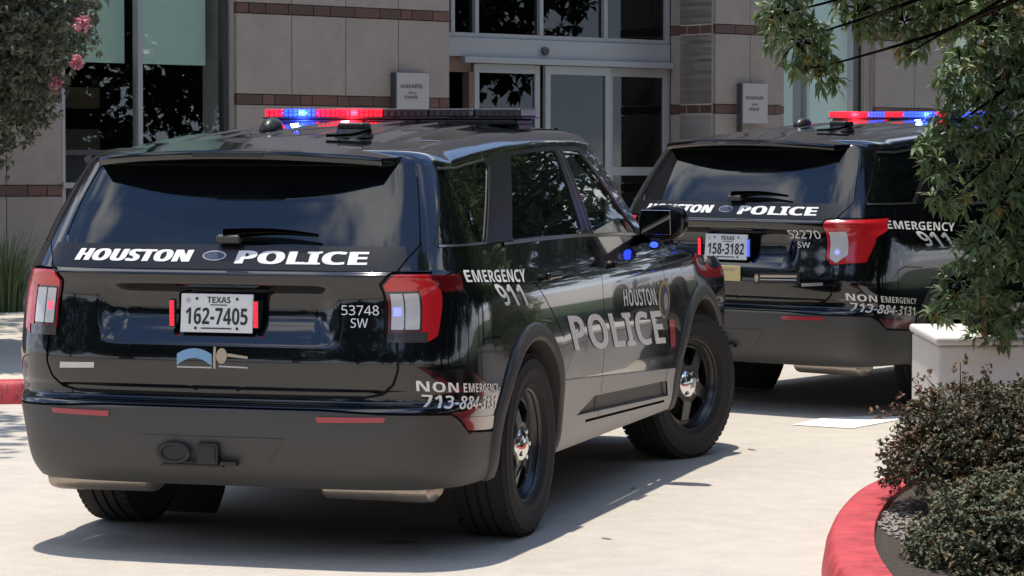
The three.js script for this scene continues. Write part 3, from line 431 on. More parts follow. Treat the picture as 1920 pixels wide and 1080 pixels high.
// flared arch trim that follows the body side
function archTrim(x0, sign) { const r0 = ARCH - .012, r1 = ARCH + .064, prof = [[r0, -.10], [r0, .010], [r0 + .006, .018], [r0 + .022, .024], [r0 + .040, .020], [r0 + .050, .018], [r1 - .006, .014], [r1, .002], [r1, -.004]];
  return gridGeo(prof.length - 1, 46, (u, w) => { const i = Math.round(u * (prof.length - 1)), [r, o] = prof[i], a = -.22 + (Math.PI + .44) * w, x = x0 + r * Math.cos(a), y = HUB + .012 + r * Math.sin(a); const yy = Math.max(.235, y), z = S(X(Math.max(XR0 - .16, Math.min(3.7, x))), yy)[2] + o; return toWorldAxes([x, yy, z * sign]); }); }
const linerGeo = (x0, sign) => { const g = new THREE.CylinderGeometry(ARCH + .03, ARCH + .03, .36, 30, 1, true, -.5, Math.PI + 1.0); g.rotateZ(Math.PI / 2); g.rotateX(Math.PI / 2); g.rotateX(Math.PI); g.translate(sign * .74, HUB, -x0); return g; };
function makeCar(o) {
  const car = thing('police_suv', o.label, 'police car', [o.x, 0, -o.d], -o.yaw, 'black police SUVs with flashing lights in the driveway');
  const C = carved[o.lamps];
  // body panels
  const body = part('body', both(C.body), M.paint, car);
  part('panel_gap', both(C.gap), M.dark, body);
  for (const k of [1, -1]) { part('belt_strip', C.belt_strip[k].geo(), M.satin, body); for (let i = 0; i < 5; i++) part('bright_strip', C['bright' + i][k].geo(), M.satin, body); part('pillar_trim', C.pillar_trim[k].geo(), M.pillar, body); }
  const gate = part('tailgate', both(C.tailgate), M.paint, car); part('trim_band', both(C.tailgate_band), M.pillar, gate);
  for (const k of [1, -1]) {
    const rd = part('rear_door', C.rear_door[k].geo(), M.paint, car); part('window', C.rear_door_window[k].geo(), M.privacy, rd); part('window_trim', C.trim_rear[k].geo(), M.trim, rd);
    const fd = part('front_door', C.front_door[k].geo(), M.paint, car); part('window', C.front_door_window[k].geo(), M.glass, fd); part('window_trim', C.trim_front[k].geo(), M.trim, fd);
    const qw = part('quarter_window', C.quarter_window[k].geo(), M.privacy, car); part('window_trim', C.trim_quarter[k].geo(), M.trim, qw);
    for (const [dr, xa] of [[rd, .32], [fd, 1.42]]) { const s = X(xa), h = new RoundedBoxGeometry(.022, .030, .20, 3, .010), q = S(s, 1.075); h.translate((q[2] + .022) * k, q[1], -q[0]); part('door_handle', h, M.gloss, dr); }
    part('rocker_panel', C.rocker_panel[k].geo(), M.cladding, car); part('rocker_vent', C.rocker_vent[k].geo(), M.plastic, car);
    part('side_marker', C.side_marker[k].geo(), M.deepRed, car, 'dark red side marker at the bumper corner');
    for (const x0 of [0, WHEELBASE]) { part('wheel_arch_trim', archTrim(x0, k), M.plastic, car); part('wheel_well', linerGeo(x0, k), M.dark, car); }
    const lamp = part('tail_light', C.lamp_red[k].geo(), M.red, car);
    part('clear_lens', C.lamp_clear[k].geo(), M.clearLens, lamp); if (C.lamp_smoke) part('lamp_frame', merge([C.lamp_smoke, C.lamp_frame].filter(Boolean).map(q => q[k].geo())), M.smoke, lamp);
    if (C.lamp_side) part('side_lens', C.lamp_side[k].geo(), M.deepRed, lamp);
    const led = o.lamps === 'new' ? [[.704 * k, 1.012], [.734 * k, 1.012], [.732 * k, .978], [.702 * k, .978]] : [[.73 * k, 1.0], [.77 * k, 1.0], [.77 * k, .955], [.73 * k, .955]];
    if (o.lamps === 'new') part('corner_strobe', surfQuad(k > 0 ? led : mirrored(led.map(q => [-q[0], q[1]])), .011, 2, 2), k > 0 ? M.softBlue : M.softRed, lamp);
    else part('corner_strobe', surfDisc(.735 * k, .965, .014, .014, .012), M.softBlue, lamp);
  }
  part('roof', roofGeo, M.paint, car); part('windscreen', screenGeo, M.glass, car); part('hood', hoodGeo, M.paint, car);
  for (const k of [1, -1]) { 
    const ap = []; for (let i = 0; i <= 6; i++) { const t = i / 6; ap.push(toWorldAxes([1.50 + .64 * t, roofTop(1.50) - .01 + (1.145 - roofTop(1.5)) * t + .04 * t * (1 - t), k * (.64 + .285 * t)])); } part('pillar', taperTube(ap, .016, .016, 8, 14), M.trim, car); }
  const sp = part('spoiler', spoilerGeo, M.paint, car);
  part('stop_lamp', surfaceStopLamp(), M.smoke, sp);
  // rear window and wiper
  const rw = part('rear_window', both(C.rear_window), M.privacy, car); part('window_trim', both(C.trim_back), M.trim, rw);
  const wp = []; for (let i = 0; i <= 8; i++) { const s = .02 + i * .052, v = 1.270 + .012 * Math.sin(i / 8 * 3.1) - .0 * i, q = SS(s, v), n = SSn(s, v); wp.push(toWorldAxes([q[0] + n[0] * .03, q[1] + n[1] * .03, q[2]])); }
  part('wiper', merge([taperTube(wp, .027, .007, 6, 16), (() => { const q = SS(.02, 1.262), g = new RoundedBoxGeometry(.10, .035, .05, 3, .014); g.translate(q[2] + .02, q[1] + .008, -q[0] + .022); return g; })()]), M.plastic, rw);
  // bumper
  const bump_ = part('rear_bumper', both(C.rear_bumper), M.plastic, car);
  for (const k of [1, -1]) part('reflector', surfQuad(k > 0 ? [[.425, .590], [.69, .592], [.685, .572], [.43, .568]] : [[-.69, .592], [-.425, .590], [-.43, .568], [-.685, .572]], .008, 8, 2), M.reflector, bump_);
  part('tow_hitch', towHitch(), M.trim, bump_);
  part('skid_plate', surfQuad([[-.30, .50], [.30, .50], [.22, .395], [-.22, .395]], .006, 10, 4), M.plastic, bump_);
  for (const k of [1, -1]) { const m = toCreasedNormals(lathe([[0, -.24], [.05, -.235], [.062, -.22], [.064, .08], [.066, .10], [.063, .112], [.066, .124], [.063, .136], [.066, .148], [.063, .160], [.066, .172], [.06, .21], [.03, .235], [0, .237]], 26), .6); m.scale(1, .85, 1.6); if (k < 0) m.rotateY(Math.PI); m.translate(.60 * k, .286, .80); part('exhaust_muffler', m, M.muffler, car); }
  // underside and cabin
  part('underbody', merge([box(-.70, .70, .315, .36, -3.7, .95), box(-.922, .922, .30, .36, -2.58, -.46), box(-.52, .52, .33, .62, -3.8, .80)]), M.dark, car);
  part('axle', (() => { const a = new THREE.CylinderGeometry(.045, .045, 1.5, 10); a.rotateZ(Math.PI / 2); a.translate(0, .35, 0); const b = a.clone(); b.translate(0, 0, -WHEELBASE); return merge([a, b]); })(), M.dark, car);
  part('cabin_floor', merge([box(-.925, .925, .36, .60, -2.5, -.47), box(-.70, .70, .36, .60, -.47, .7), box(-.84, .84, .60, 1.16, -1.12, -1.08), box(-.80, .80, .62, 1.07, -2.42, -2.20, .06)]), M.seat, car);
  for (const k of [-1, 1]) { part('seat', merge([box(k * .40 - .25, k * .40 + .25, .62, .80, -1.85, -1.30, .05), box(k * .40 - .24, k * .40 + .24, .76, 1.28, -1.34, -1.18, .05), box(k * .40 - .13, k * .40 + .13, 1.30, 1.47, -1.30, -1.20, .04)]), M.seat, car); }
  part('cargo_panel_light_block', merge([box(-.80, .80, .60, 1.50, .10, .14), box(-.86, .86, .90, .92, -.45, .84)]), M.seat, car);  // upright panel, plus an unseen flat board added to stop sun leaking through
  // wheels
  for (const [x, z, st] of [[0, .85, 0], [0, -.85, 0], [WHEELBASE, .85, o.steer], [WHEELBASE, -.85, o.steer]]) {
    const w = new THREE.Group(); w.name = 'wheel'; w.position.set(z, HUB, -x); w.rotation.y = -st + (z < 0 ? Math.PI : 0); car.add(w);
    part('tyre', tyreGeo, M.rubber, w); part('tread_blocks', treadGeo, M.rubber, w); const spin = rr(0, 6); const r = part('rim', rimGeo, M.rim, w); r.rotation.x = spin; part('brake_drum', drumGeo, M.dark, w); const hc = part('hub_cap', capGeo, M.chrome, w); hc.rotation.x = spin;
  }
  // number plate and the strobes each side of it
  const xp = -1.045, py = .980;
  const pl = new THREE.Group(); pl.name = 'license_plate'; pl.position.set(0, py, -xp + .012); pl.rotation.x = -.10; car.add(pl);
  part('plate', new RoundedBoxGeometry(.305, .1524, .005, 3, .0024), M.plate, pl);
  const big = o.plate, tx = [flatText(big, .262, .066), flatText('TEXAS', .098, .024)]; tx[0].translate(0, -.012, .0042); tx[1].translate(.008, .052, .0042);
  for (const [bx, by] of [[-.085, .056], [.085, .056], [-.088, -.060], [.088, -.060]]) { const c = new THREE.CircleGeometry(.0062, 12); c.translate(bx, by, .0043); tx.push(c); }
  tx.push((() => { const g = new THREE.PlaneGeometry(.07, .0035); g.translate(.008, .032, .0042); return g; })(), (() => { const g = new THREE.PlaneGeometry(.13, .005); g.translate(0, -.060, .0042); return g; })());
  part('lettering', merge(tx), M.plateInk, pl, 'black characters ' + big + ' on the plate');
  const star = new THREE.Shape(); for (let i = 0; i < 10; i++) { const r = i % 2 ? .006 : .015, a = Math.PI / 2 + i * Math.PI / 5; i ? star.lineTo(r * Math.cos(a), r * Math.sin(a)) : star.moveTo(r * Math.cos(a), r * Math.sin(a)); } const sg = new THREE.ShapeGeometry(star); sg.translate(-.122, .049, .0042); part('star', sg, M.grey, pl);
  for (const k of [-1, 1]) { const b = new THREE.Group(); b.name = 'plate_strobe'; b.position.set(k * .178 + (k < 0 ? -.008 : -.010), py - .002, -xp + .014); car.add(b); part('housing', new RoundedBoxGeometry(.026, .112, .02, 3, .005), M.trim, b); const gs = []; for (let i = 0; i < 6; i++) gs.push(box(-.008, .008, -.050 + i * .0170, -.050 + i * .0170 + .0145, .010, .0135)); part('light', merge(gs), k > 0 && o.blueStrobe ? M.blueGlow : M.redGlow, b); }
  // lettering
  const L = (t, q, m = M.white, lab, f, fat = 0) => part('lettering', fat ? merge([0, 1, 2].map(i => lettering(t, q.map(p => [p[0] + (i - 1) * fat, p[1]]), .003 + .0005 * i, f))) : lettering(t, q, .003, f), m, car, lab || 'lettering ' + t);
  const it = (s0, s1, v0, v1, sk) => [[s0 + sk, v1], [s1 + sk, v1], [s1, v0], [s0, v0]];
  L('HOUSTON', it(-.645, -.130, 1.178, 1.224, .012), M.white, null, font, .006); L('POLICE', it(.080, .628, 1.174, 1.224, .012), M.white, null, font, .006);
  part('maker_badge', merge([surfDisc(-.018, 1.203, .052, .019, .0040)]), M.silver, car); part('maker_badge_centre', surfDisc(-.018, 1.203, .046, .0145, .0055), M.ovalBlue, car);
  L(o.number, o.lamps === 'new' ? [[.504, 1.020], [.648, 1.020], [.648, .982], [.504, .982]] : [[.43, 1.092], [.64, 1.092], [.64, 1.042], [.43, 1.042]], M.whiteSide, null, fontR); L('SW', o.lamps === 'new' ? [[.54, .970], [.606, .970], [.606, .934], [.54, .934]] : [[.49, 1.022], [.57, 1.022], [.57, .988], [.49, .988]], M.whiteSide, null, fontR);
  const em = [[1.085, 1.148], [1.84, 1.114], [1.80, 1.064], [1.085, 1.100]], nn = [[1.335, 1.080], [1.69, 1.060], [1.785, .968], [1.45, .988]];
  const ne = { n: [[.785, .732], [.965, .715], [.965, .676], [.785, .690]], e: [[.992, .712], [1.325, .684], [1.330, .650], [.992, .674]] }, ph = [[.800, .676], [1.325, .634], [1.340, .582], [.815, .626]];
  const dp = [[2.345, .892], [3.98, .814], [4.13, .642], [2.47, .728]], dh = [[3.30, .952], [3.88, .928], [3.945, .840], [3.312, .874]];
  for (const [t, q] of [['EMERGENCY', em], ['911', nn], ['NON', ne.n], ['EMERGENCY', ne.e], ['713-884-3131', ph], ['POLICE', dp], ['HOUSTON', dh]]) for (const k of [1, -1]) L(t, k > 0 ? q : mirrored(q[0][0] < 1 ? q.map(p => [1.0 + (p[0] - .785) * .65, p[1]]) : q), M.whiteSide, 'lettering ' + t + (k > 0 ? ' on the right side' : ' on the left side'));
  for (const k of [1, -1]) { const bd = new THREE.Group(); bd.name = 'door_badge'; car.add(bd); bd.userData.label = 'gold and dark oval shield on the front door';
    part('rim', surfDisc(4.075 * k, .862, .115, .092, .0025), M.gold, bd); part('field', surfDisc(4.085 * k, .855, .085, .076, .0040), M.navy, bd); part('centre', surfDisc(4.095 * k, .85, .042, .044, .0055), M.tan, bd);
    const rq = [[4.16, .757], [4.27, .750], [4.325, .610], [4.23, .616]]; part('red_stripe', surfQuad(k > 0 ? rq : mirrored(rq), .004, 3, 6), M.red, bd); }
  // stickers on the tailgate
  const S_ = new THREE.Group(); S_.name = 'sticker'; gate.add(S_);
  if (o.lamps === 'new') {
    part('patch', arcPatch(-.150, -.008, .775, .842), M.sky, S_, 'pale blue arched sticker'); part('patch', surfQuad([[-.150, .772], [-.008, .772], [-.008, .766], [-.150, .766]], .003, 6, 1), M.grey, S_);
    part('patch', surfQuad([[-.002, .850], [.008, .850], [.008, .765], [-.002, .765]], .003, 1, 4), M.tan, S_); part('patch', surfDisc(.032, .815, .022, .03, .0035), M.tan, S_, 'tan shield sticker'); part('patch', surfQuad([[.055, .826], [.138, .815], [.138, .806], [.055, .813]], .003, 4, 1), M.tan, S_); part('patch', surfQuad([[.02, .778], [.138, .775], [.138, .769], [.02, .772]], .003, 4, 1), M.grey, S_);
    part('trim_badge', surfQuad([[-.652, .774], [-.495, .778], [-.498, .756], [-.655, .750]], .004, 6, 2), M.silver, gate);
  } else {
    part('patch', surfQuad([[.216, .832], [.516, .842], [.520, .782], [.216, .770]], .003, 8, 3), M.trim, S_, 'dark bumper sticker with tan print'); part('patch', surfDisc(.235, .802, .014, .022, .005), M.tan, S_); part('patch', surfQuad([[.26, .822], [.50, .828], [.50, .814], [.26, .808]], .005, 6, 1), M.tan, S_); part('patch', surfQuad([[.26, .798], [.50, .803], [.50, .797], [.26, .792]], .005, 6, 1), M.grey, S_);
    const yp = new THREE.Group(); yp.name = 'second_plate'; yp.position.set(.015, .826, 1.100); car.add(yp); part('plate', new RoundedBoxGeometry(.235, .09, .005, 3, .002), M.yellowPlate, yp); const a = flatText('POLICE', .17, .03); a.translate(0, -.012, .004); const bars = [new THREE.PlaneGeometry(.16, .012)]; bars[0].translate(0, .022, .004); part('print', merge(bars), M.tan, yp);
    part('trim_badge', surfQuad([[.53, .782], [.66, .79], [.66, .772], [.53, .764]], .004, 6, 2), M.silver, gate);
  }
  // door mirrors
  for (const k of [1, -1]) { const mm = new THREE.Group(); mm.name = 'side_mirror'; mm.position.set(k * 1.045, 1.245, -1.98); mm.rotation.y = -k * .12; car.add(mm);
    const h = new THREE.SphereGeometry(1, 26, 18), p = h.attributes.position; for (let i = 0; i < p.count; i++) { const x = p.getX(i), y = p.getY(i), z = p.getZ(i), f = (t, e) => Math.sign(t) * Math.pow(Math.abs(t), e); p.setXYZ(i, f(x, .78) * .122, f(y, .74) * .086 + x * k * .008, z > 0 ? f(z, .3) * .035 : z * .085); } h.computeVertexNormals(); part('housing', h, M.gloss, mm);
    const gl = new RoundedBoxGeometry(.150, .118, .004, 3, .002); gl.rotateX(.09); gl.translate(-k * .026, .002, .039); part('mirror_glass', gl, std(.8, .82, .84, .02, { metalness: 1 }), mm);
    part('stalk', taperTube([[-k * .02, -.03, 0], [-k * .09, -.07, -.005], [-k * .16, -.075, -.01]], .03, .026, 8, 8), M.gloss, mm);
    const l = new THREE.SphereGeometry(.018, 12, 8); l.scale(1.2, .8, .6); l.translate(-k * .035, -.105, .04); part('mirror_strobe', merge([l]), k > 0 ? M.blueGlow : M.blueLens, mm); part('strobe_mount', (() => { const g = new RoundedBoxGeometry(.06, .06, .05, 3, .012); g.translate(-k * .035, -.10, .008); return g; })(), M.trim, mm); }
  // roof equipment
  const lb = new THREE.Group(); lb.name = 'light_bar'; lb.position.set(0, 1.738, -1.15); car.add(lb); lb.userData.label = 'roof light bar with red and blue lights';
  part('base', merge([box(-.60, .60, -.028, .004, -.13, .13, .012), box(-.63, .63, .004, .010, -.135, .135), box(-.60, -.54, -.05, -.02, -.10, .10, .006), box(.54, .60, -.05, -.02, -.10, .10, .006), box(-.20, -.12, -.04, -.02, -.1, .1), box(.12, .2, -.04, -.02, -.1, .1)]), M.trim, lb);
  for (const [a, b, c] of o.bar) { part('lens', box(a + .002, b - .002, .011, .050, -.13, .13, .008), c === 'r' ? M.redLens : c === 'b' ? M.blueLens : M.clearBar, lb);
    if (c !== 'd') { const gs = []; const n = Math.max(2, Math.round((b - a) / .022)); for (let row = 0; row < 2; row++) for (let i = 0; i < n; i++) { const x = a + (i + .5) * (b - a) / n; gs.push(box(x - .0085, x + .0085, .014 + row * .018, .029 + row * .018, .1305, .1335)); } part('led_row', merge(gs), c === 'r' ? M.redGlow : M.blueGlow, lb); }
    else { const gs = []; const n = Math.max(2, Math.round((b - a) / .03)); for (let i = 0; i < n; i++) { const x = a + (i + .5) * (b - a) / n; gs.push(box(x - .009, x + .009, .016, .038, .1305, .1335)); } part('led_row', merge(gs), M.smoke, lb); } }
  for (const [x, c] of o.barLights) { const pt = new THREE.PointLight(c, .5, 0, 2); pt.position.set(x, .032, .18); pt.castShadow = true; lb.add(pt); }
  for (const [x, z, kind] of [[.10, -.22, 0], [-.22, .27, 1]]) { const y = roofTop(x) + crown(z); const g = new THREE.Group(); g.name = 'antenna'; g.position.set(z, y - .006, -x); car.add(g);
    if (!kind) part('dome', (() => { const s = new THREE.SphereGeometry(.05, 20, 12, 0, 6.2832, 0, 1.5708); s.scale(.95, 1.15, 1.7); return merge([s, new THREE.CylinderGeometry(.056, .064, .016, 20)]); })(), M.trim, g);
    else { part('puck', merge([(() => { const q = new THREE.CylinderGeometry(.07, .085, .035, 22); q.translate(0, .017, 0); return q; })(), box(-.06, .06, .03, .062, -.05, .05, .012)]), M.trim, g); part('cable', taperTube([[.07, .02, .02], [.10, .03, .08], [.05, .012, .16], [-.05, .008, .20]], .006, .006, 6, 14), M.trim, g); } }
  return car;
}
function surfaceStopLamp() { return gridGeo(12, 2, (u, w) => { const z = (u - .5) * .30, x = -.935 + .13 * Math.abs(z / .64) ** 2.6; return toWorldAxes([x - .0095 - .001 * w, spoilerTop(x, z) - .010 - .016 * w, z]); }); }
function towHitch() { const g = [box(-.045, .045, -.042, .042, -.06, .02, .006)]; const ring = new THREE.TorusGeometry(.036, .008, 8, 22); ring.scale(1.7, 1, 1); ring.translate(-.145, 0, .012); const plug = new THREE.CylinderGeometry(.033, .033, .02, 20); plug.rotateX(Math.PI / 2); plug.scale(1.5, 1, 1); plug.translate(-.145, 0, .0); g.push(ring, plug, box(-.035, .035, -.032, .032, .02, .024), box(.05, .12, -.045, -.028, -.02, .015, .004), box(-.20, .06, -.052, -.044, -.02, .012)); const m = merge(g); m.translate(-.015, .432, 1.112); return m; }
function arcPatch(s0, s1, v0, v1) { const N = 12; return gridGeo(N, 2, (u, w) => { const s = s0 + (s1 - s0) * u, k = 1 - (2 * u - 1) ** 2, top = v1 - .022 * (1 - k), bot = v0 + .030 * k, v = top + (bot - top) * w, p = SS(s, v), m = SSn(s, v); return toWorldAxes([p[0] + m[0] * .003, p[1] + m[1] * .003, p[2]]); }); }

makeCar({ x: -.8497, d: 12.722, yaw: .2955, steer: .365, lamps: 'new', plate: '162-7405', number: '53748', label: 'nearest black police SUV with number 53748 on its tailgate and front wheels turned right',
  bar: [[-.62, -.525, 'r'], [-.525, -.365, 'b'], [-.365, -.20, 'r'], [-.20, -.04, 'r'], [-.04, .18, 'd'], [.18, .40, 'd'], [.40, .62, 'd']], barLights: [[-.45, 0x3050ff], [-.20, 0xff2030]] });
makeCar({ x: 1.9392, d: 18.62, yaw: .6785, steer: 0, lamps: 'old', plate: '158-3182', number: '52270', blueStrobe: true, label: 'farther black police SUV with number 52270, half behind the oak branches near the entrance',
  bar: [[-.62, -.32, 'r'], [-.32, -.19, 'b'], [-.19, -.05, 'r'], [-.05, .19, 'b'], [.19, .30, 'r'], [.30, .36, 'd'], [.36, .62, 'b']], barLights: [[-.45, 0xff2030], [.1, 0x3050ff]] });
// ---------- plants ----------
const barkMap = noiseTexture(128, 256, (u, v) => { const k = 110 + 70 * fbm(u * 12, v * 4, 2, 4); return [k, k * .9, k * .8]; });
const bark = std(.34, .30, .26, .9, { map: barkMap }), twigBrown = std(.16, .08, .06, .8);
function leafMat(r, g, b, tr = .3) { const m = phy(r, g, b, .68, { transmission: tr, thickness: 0, side: THREE.DoubleSide }); m.vertexColors = true; return m; }
class Leaves { constructor() { this.p = []; this.c = []; this.n = []; }
  add(o, d, up, l, w, tint) { // one leaf: two halves folded along the midrib, tip bent down
    const t = new THREE.Vector3().crossVectors(d, up).normalize(), n = new THREE.Vector3().crossVectors(t, d).normalize();
    const P = (a, b, c) => [o.x + d.x * a + t.x * b + n.x * c, o.y + d.y * a + t.y * b + n.y * c, o.z + d.z * a + t.z * b + n.z * c];
    const b0 = P(0, 0, 0), ml = P(l * .5, -w / 2, w * .22), mr = P(l * .5, w / 2, w * .22), mc = P(l * .52, 0, 0), e = P(l * .98, 0, -l * .12);
    for (const tri of [[b0, mc, ml], [b0, mr, mc], [ml, mc, e], [mc, mr, e]]) { for (const v of tri) { this.p.push(...v); this.c.push(...tint); } }
  }
  geo() { const g = new THREE.BufferGeometry(); g.setAttribute('position', new THREE.Float32BufferAttribute(this.p, 3)); g.setAttribute('color', new THREE.Float32BufferAttribute(this.c, 3)); g.setAttribute('uv', new THREE.Float32BufferAttribute(new Float32Array(this.p.length / 3 * 2), 2)); g.computeVertexNormals(); return g; }
}
const V = (x, y, z) => new THREE.Vector3(x, y, z);
function dirRandom() { const z = rr(-1, 1), a = rr(0, 6.2832), r = Math.sqrt(1 - z * z); return V(r * Math.cos(a), z, r * Math.sin(a)); }
function rosette(L, o, n, l, w, tint, droop = .3) { const ax = dirRandom(); ax.y -= droop; ax.normalize(); for (let i = 0; i < n; i++) { const d = dirRandom().multiplyScalar(.9).add(ax).normalize(), k = rr(.75, 1.2); L.add(o, d, V(rr(-.4, .4), 1, rr(-.4, .4)), l * rr(.7, 1.15), w * rr(.8, 1.2), [tint[0] * k, tint[1] * k, tint[2] * k]); } }
// oaks at the right: one rises behind the planter wall, the other reaches in nearer the camera
function oak(label, [tx, tz], y0, clumps, upper, leaf) { const t = thing('oak_tree', label, 'tree', [0, 0, 0], 0, 'oak trees at the right');
  for (let i = 0; i < upper.n; i++) { const a = rr(0, 6.28), r = upper.r * Math.sqrt(rnd()), y = rr(upper.y0, upper.y1); clumps.push([upper.x + r * Math.cos(a), y, upper.z + r * Math.sin(a), rr(.35, .55), 1]); }
  part('trunk', taperTube([[tx + .05, y0, tz - .05], [tx, 1.2, tz], [tx + .05, 2.2, tz], [tx, 3.4, tz], [tx, upper.y1 - 1.2, tz]], .11, .04, 10, 16), bark, t);
  const limbs = [], L = new Leaves();
  for (const [x, y, z, r, big] of clumps) { const ya = Math.min(upper.y1 - 1.6, Math.max(1.3, y + rr(.1, .5))), far = Math.hypot(x - tx, z - tz); limbs.push(taperTube([[tx, ya, tz], [tx + (x - tx) * .4, ya + .12 * far, tz + (z - tz) * .5], [tx + (x - tx) * .8, y + (ya - y) * .35 + .06, tz + (z - tz) * .85], [x, y, z]], .012 + .008 * far, .003, 5, 10));
    const n = big ? 110 : Math.round(leaf.dens * r * r); for (let i = 0; i < n; i++) { const d = dirRandom().multiplyScalar(r * Math.cbrt(rnd()) * 1.05), o = V(x + d.x, y + d.y * 1.05, z + d.z), k = rnd(); const tint = k < .05 ? [1.5, .75, .35] : k < .4 ? [.75, .85, .75] : [1, 1, 1]; rosette(L, o, 6, big ? .13 : leaf.l, big ? .05 : leaf.l * .27, tint); if (!big && rnd() < .4) limbs.push(taperTube([[x + d.x * .2, y + d.y * .2, z + d.z * .2], [x + d.x * .7, y + d.y * .65 + .01, z + d.z * .7], [o.x, o.y, o.z]], .0035, .0015, 4, 3)); } }
  part('branches', merge(limbs), bark, t); part('crown', L.geo(), leafMat(.17, .245, .085, .45), t); }
oak('green oak tree behind the planter wall covering the right side of the far police car', [3.3, -16.65], .40, [[2.51, 2.24, -15.80, 0.225], [2.34, 1.97, -15.60, 0.145], [2.62, 1.89, -15.90, 0.213], [2.51, 1.62, -15.80, 0.163], [2.29, 1.71, -15.60, 0.134], [2.19, 1.51, -15.50, 0.100], [2.27, 1.32, -15.60, 0.095], [2.59, 1.32, -15.90, 0.187], [2.45, 1.06, -15.70, 0.123], [2.65, 0.95, -16.00, 0.188], [2.37, 0.84, -15.70, 0.129], [2.24, 0.72, -15.60, 0.072], [2.52, 0.69, -15.90, 0.119], [2.70, 0.66, -16.00, 0.143], [2.87, 2.12, -16.10, 0.258], [2.92, 1.52, -16.20, 0.260], [2.95, 0.94, -16.20, 0.260], [2.68, 2.55, -16.00, 0.285], [3.24, 1.81, -16.50, 0.324], [3.23, 1.13, -16.60, 0.296], [2.13, 1.62, -15.50, 0.066]], { n: 50, x: 5.3, z: -17.4, r: 2.3, y0: 3.0, y1: 6.6 }, { l: .088, dens: 2700 });
oak('oak branches with narrow leaves hanging in along the upper right edge, nearer the camera', [3.0, -9.6], .08, [[1.00, 2.02, -10.40, 0.115], [0.92, 2.10, -10.30, 0.077], [1.07, 1.92, -10.40, 0.078], [1.22, 2.12, -10.50, 0.086], [1.37, 2.08, -10.50, 0.097], [1.39, 1.98, -10.40, 0.052], [1.51, 2.12, -10.50, 0.116], [1.41, 2.26, -10.40, 0.130], [1.10, 2.25, -10.30, 0.110], [1.27, 2.24, -10.50, 0.112], [0.96, 2.23, -10.30, 0.092]], { n: 26, x: 3.0, z: -9.4, r: 1.3, y0: 2.7, y1: 5.2 }, { l: .064, dens: 5200 });
// crepe myrtle on the left, and two companions along the sidewalk above the frame
function myrtle(label, c, rad, n, opt = {}) { const t = thing('crepe_myrtle', label, 'tree', [0, 0, 0], 0, 'crepe myrtle trees along the sidewalk'); const L = new Leaves(), F = new Leaves(), limbs = [], ends = [];
  const base = [c[0] - .2, .12, c[2]];
  for (let k = 0; k < 4; k++) { const a = k * 1.57 + .4, e = [c[0] + rad[0] * .45 * Math.cos(a), c[1] - rad[1] * .1, c[2] + rad[2] * .45 * Math.sin(a)]; limbs.push(taperTube([[base[0] + .06 * Math.cos(a), base[1], base[2] + .06 * Math.sin(a)], [base[0] + .15 * Math.cos(a), 1.0, base[2] + .15 * Math.sin(a)], [(base[0] + e[0]) / 2, c[1] - rad[1] * .7, (base[2] + e[2]) / 2], e], .045, .012, 7, 12)); ends.push(e); }
  part('trunk', merge(limbs), bark, t); const br = [];
  for (let i = 0; i < n; i++) { const d = dirRandom(), q = Math.cbrt(rr(.25, 1)), o = [c[0] + rad[0] * d.x * q, c[1] + rad[1] * d.y * q, c[2] + rad[2] * d.z * q]; if (fbm(o[0] * 1.7, o[1] * 1.7, o[2] * 1.7, 2) < -.17) continue;
    const e = ends[i % 4]; if (i % 6 === 0) br.push(taperTube([e, [(e[0] + o[0]) / 2, (e[1] + o[1]) / 2 + .12, (e[2] + o[2]) / 2], o], .010, .002, 4, 5));
    for (let m = 0; m < opt.per; m++) { const oo = V(o[0] + rr(-.14, .14), o[1] + rr(-.14, .14), o[2] + rr(-.14, .14)); rosette(L, oo, 5, opt.l, opt.l * .5, rnd() < .3 ? [1.25, 1.2, 1.2] : [1, 1, 1], .1); } }
  for (const f of opt.flowers || []) for (let i = 0; i < 60; i++) { const d = dirRandom().multiplyScalar(rr(0, f[3])); rosette(F, V(f[0] + d.x, f[1] + d.y, f[2] + d.z), 3, .028, .024, [1, 1, 1], 0); }
  part('branches', merge(br), bark, t); part('crown', L.geo(), leafMat(.115, .135, .085), t); if (F.p.length) part('blossom', F.geo(), leafMat(.62, .24, .30), t); return t; }
myrtle('leafy crepe myrtle with pink blossoms at upper left beside the window', [-4.22, 2.70, -20.4], [1.38, 1.42, 1.6], 3000, { per: 9, l: .060, flowers: [[-2.78, 2.36, -19.4, .06], [-2.80, 2.10, -19.3, .05], [-3.05, 1.98, -20.1, .06], [-2.95, 2.44, -20.3, .045]] });
myrtle('tall crepe myrtle over the red kerb just left of the frame', [-5.0, 4.75, -16.9], [2.1, 1.5, 2.2], 600, { per: 5, l: .10 });
myrtle('tall crepe myrtle between the sidewalk and the stone wall at left', [-4.7, 5.0, -24.2], [2.1, 1.6, 2.0], 560, { per: 5, l: .10 });
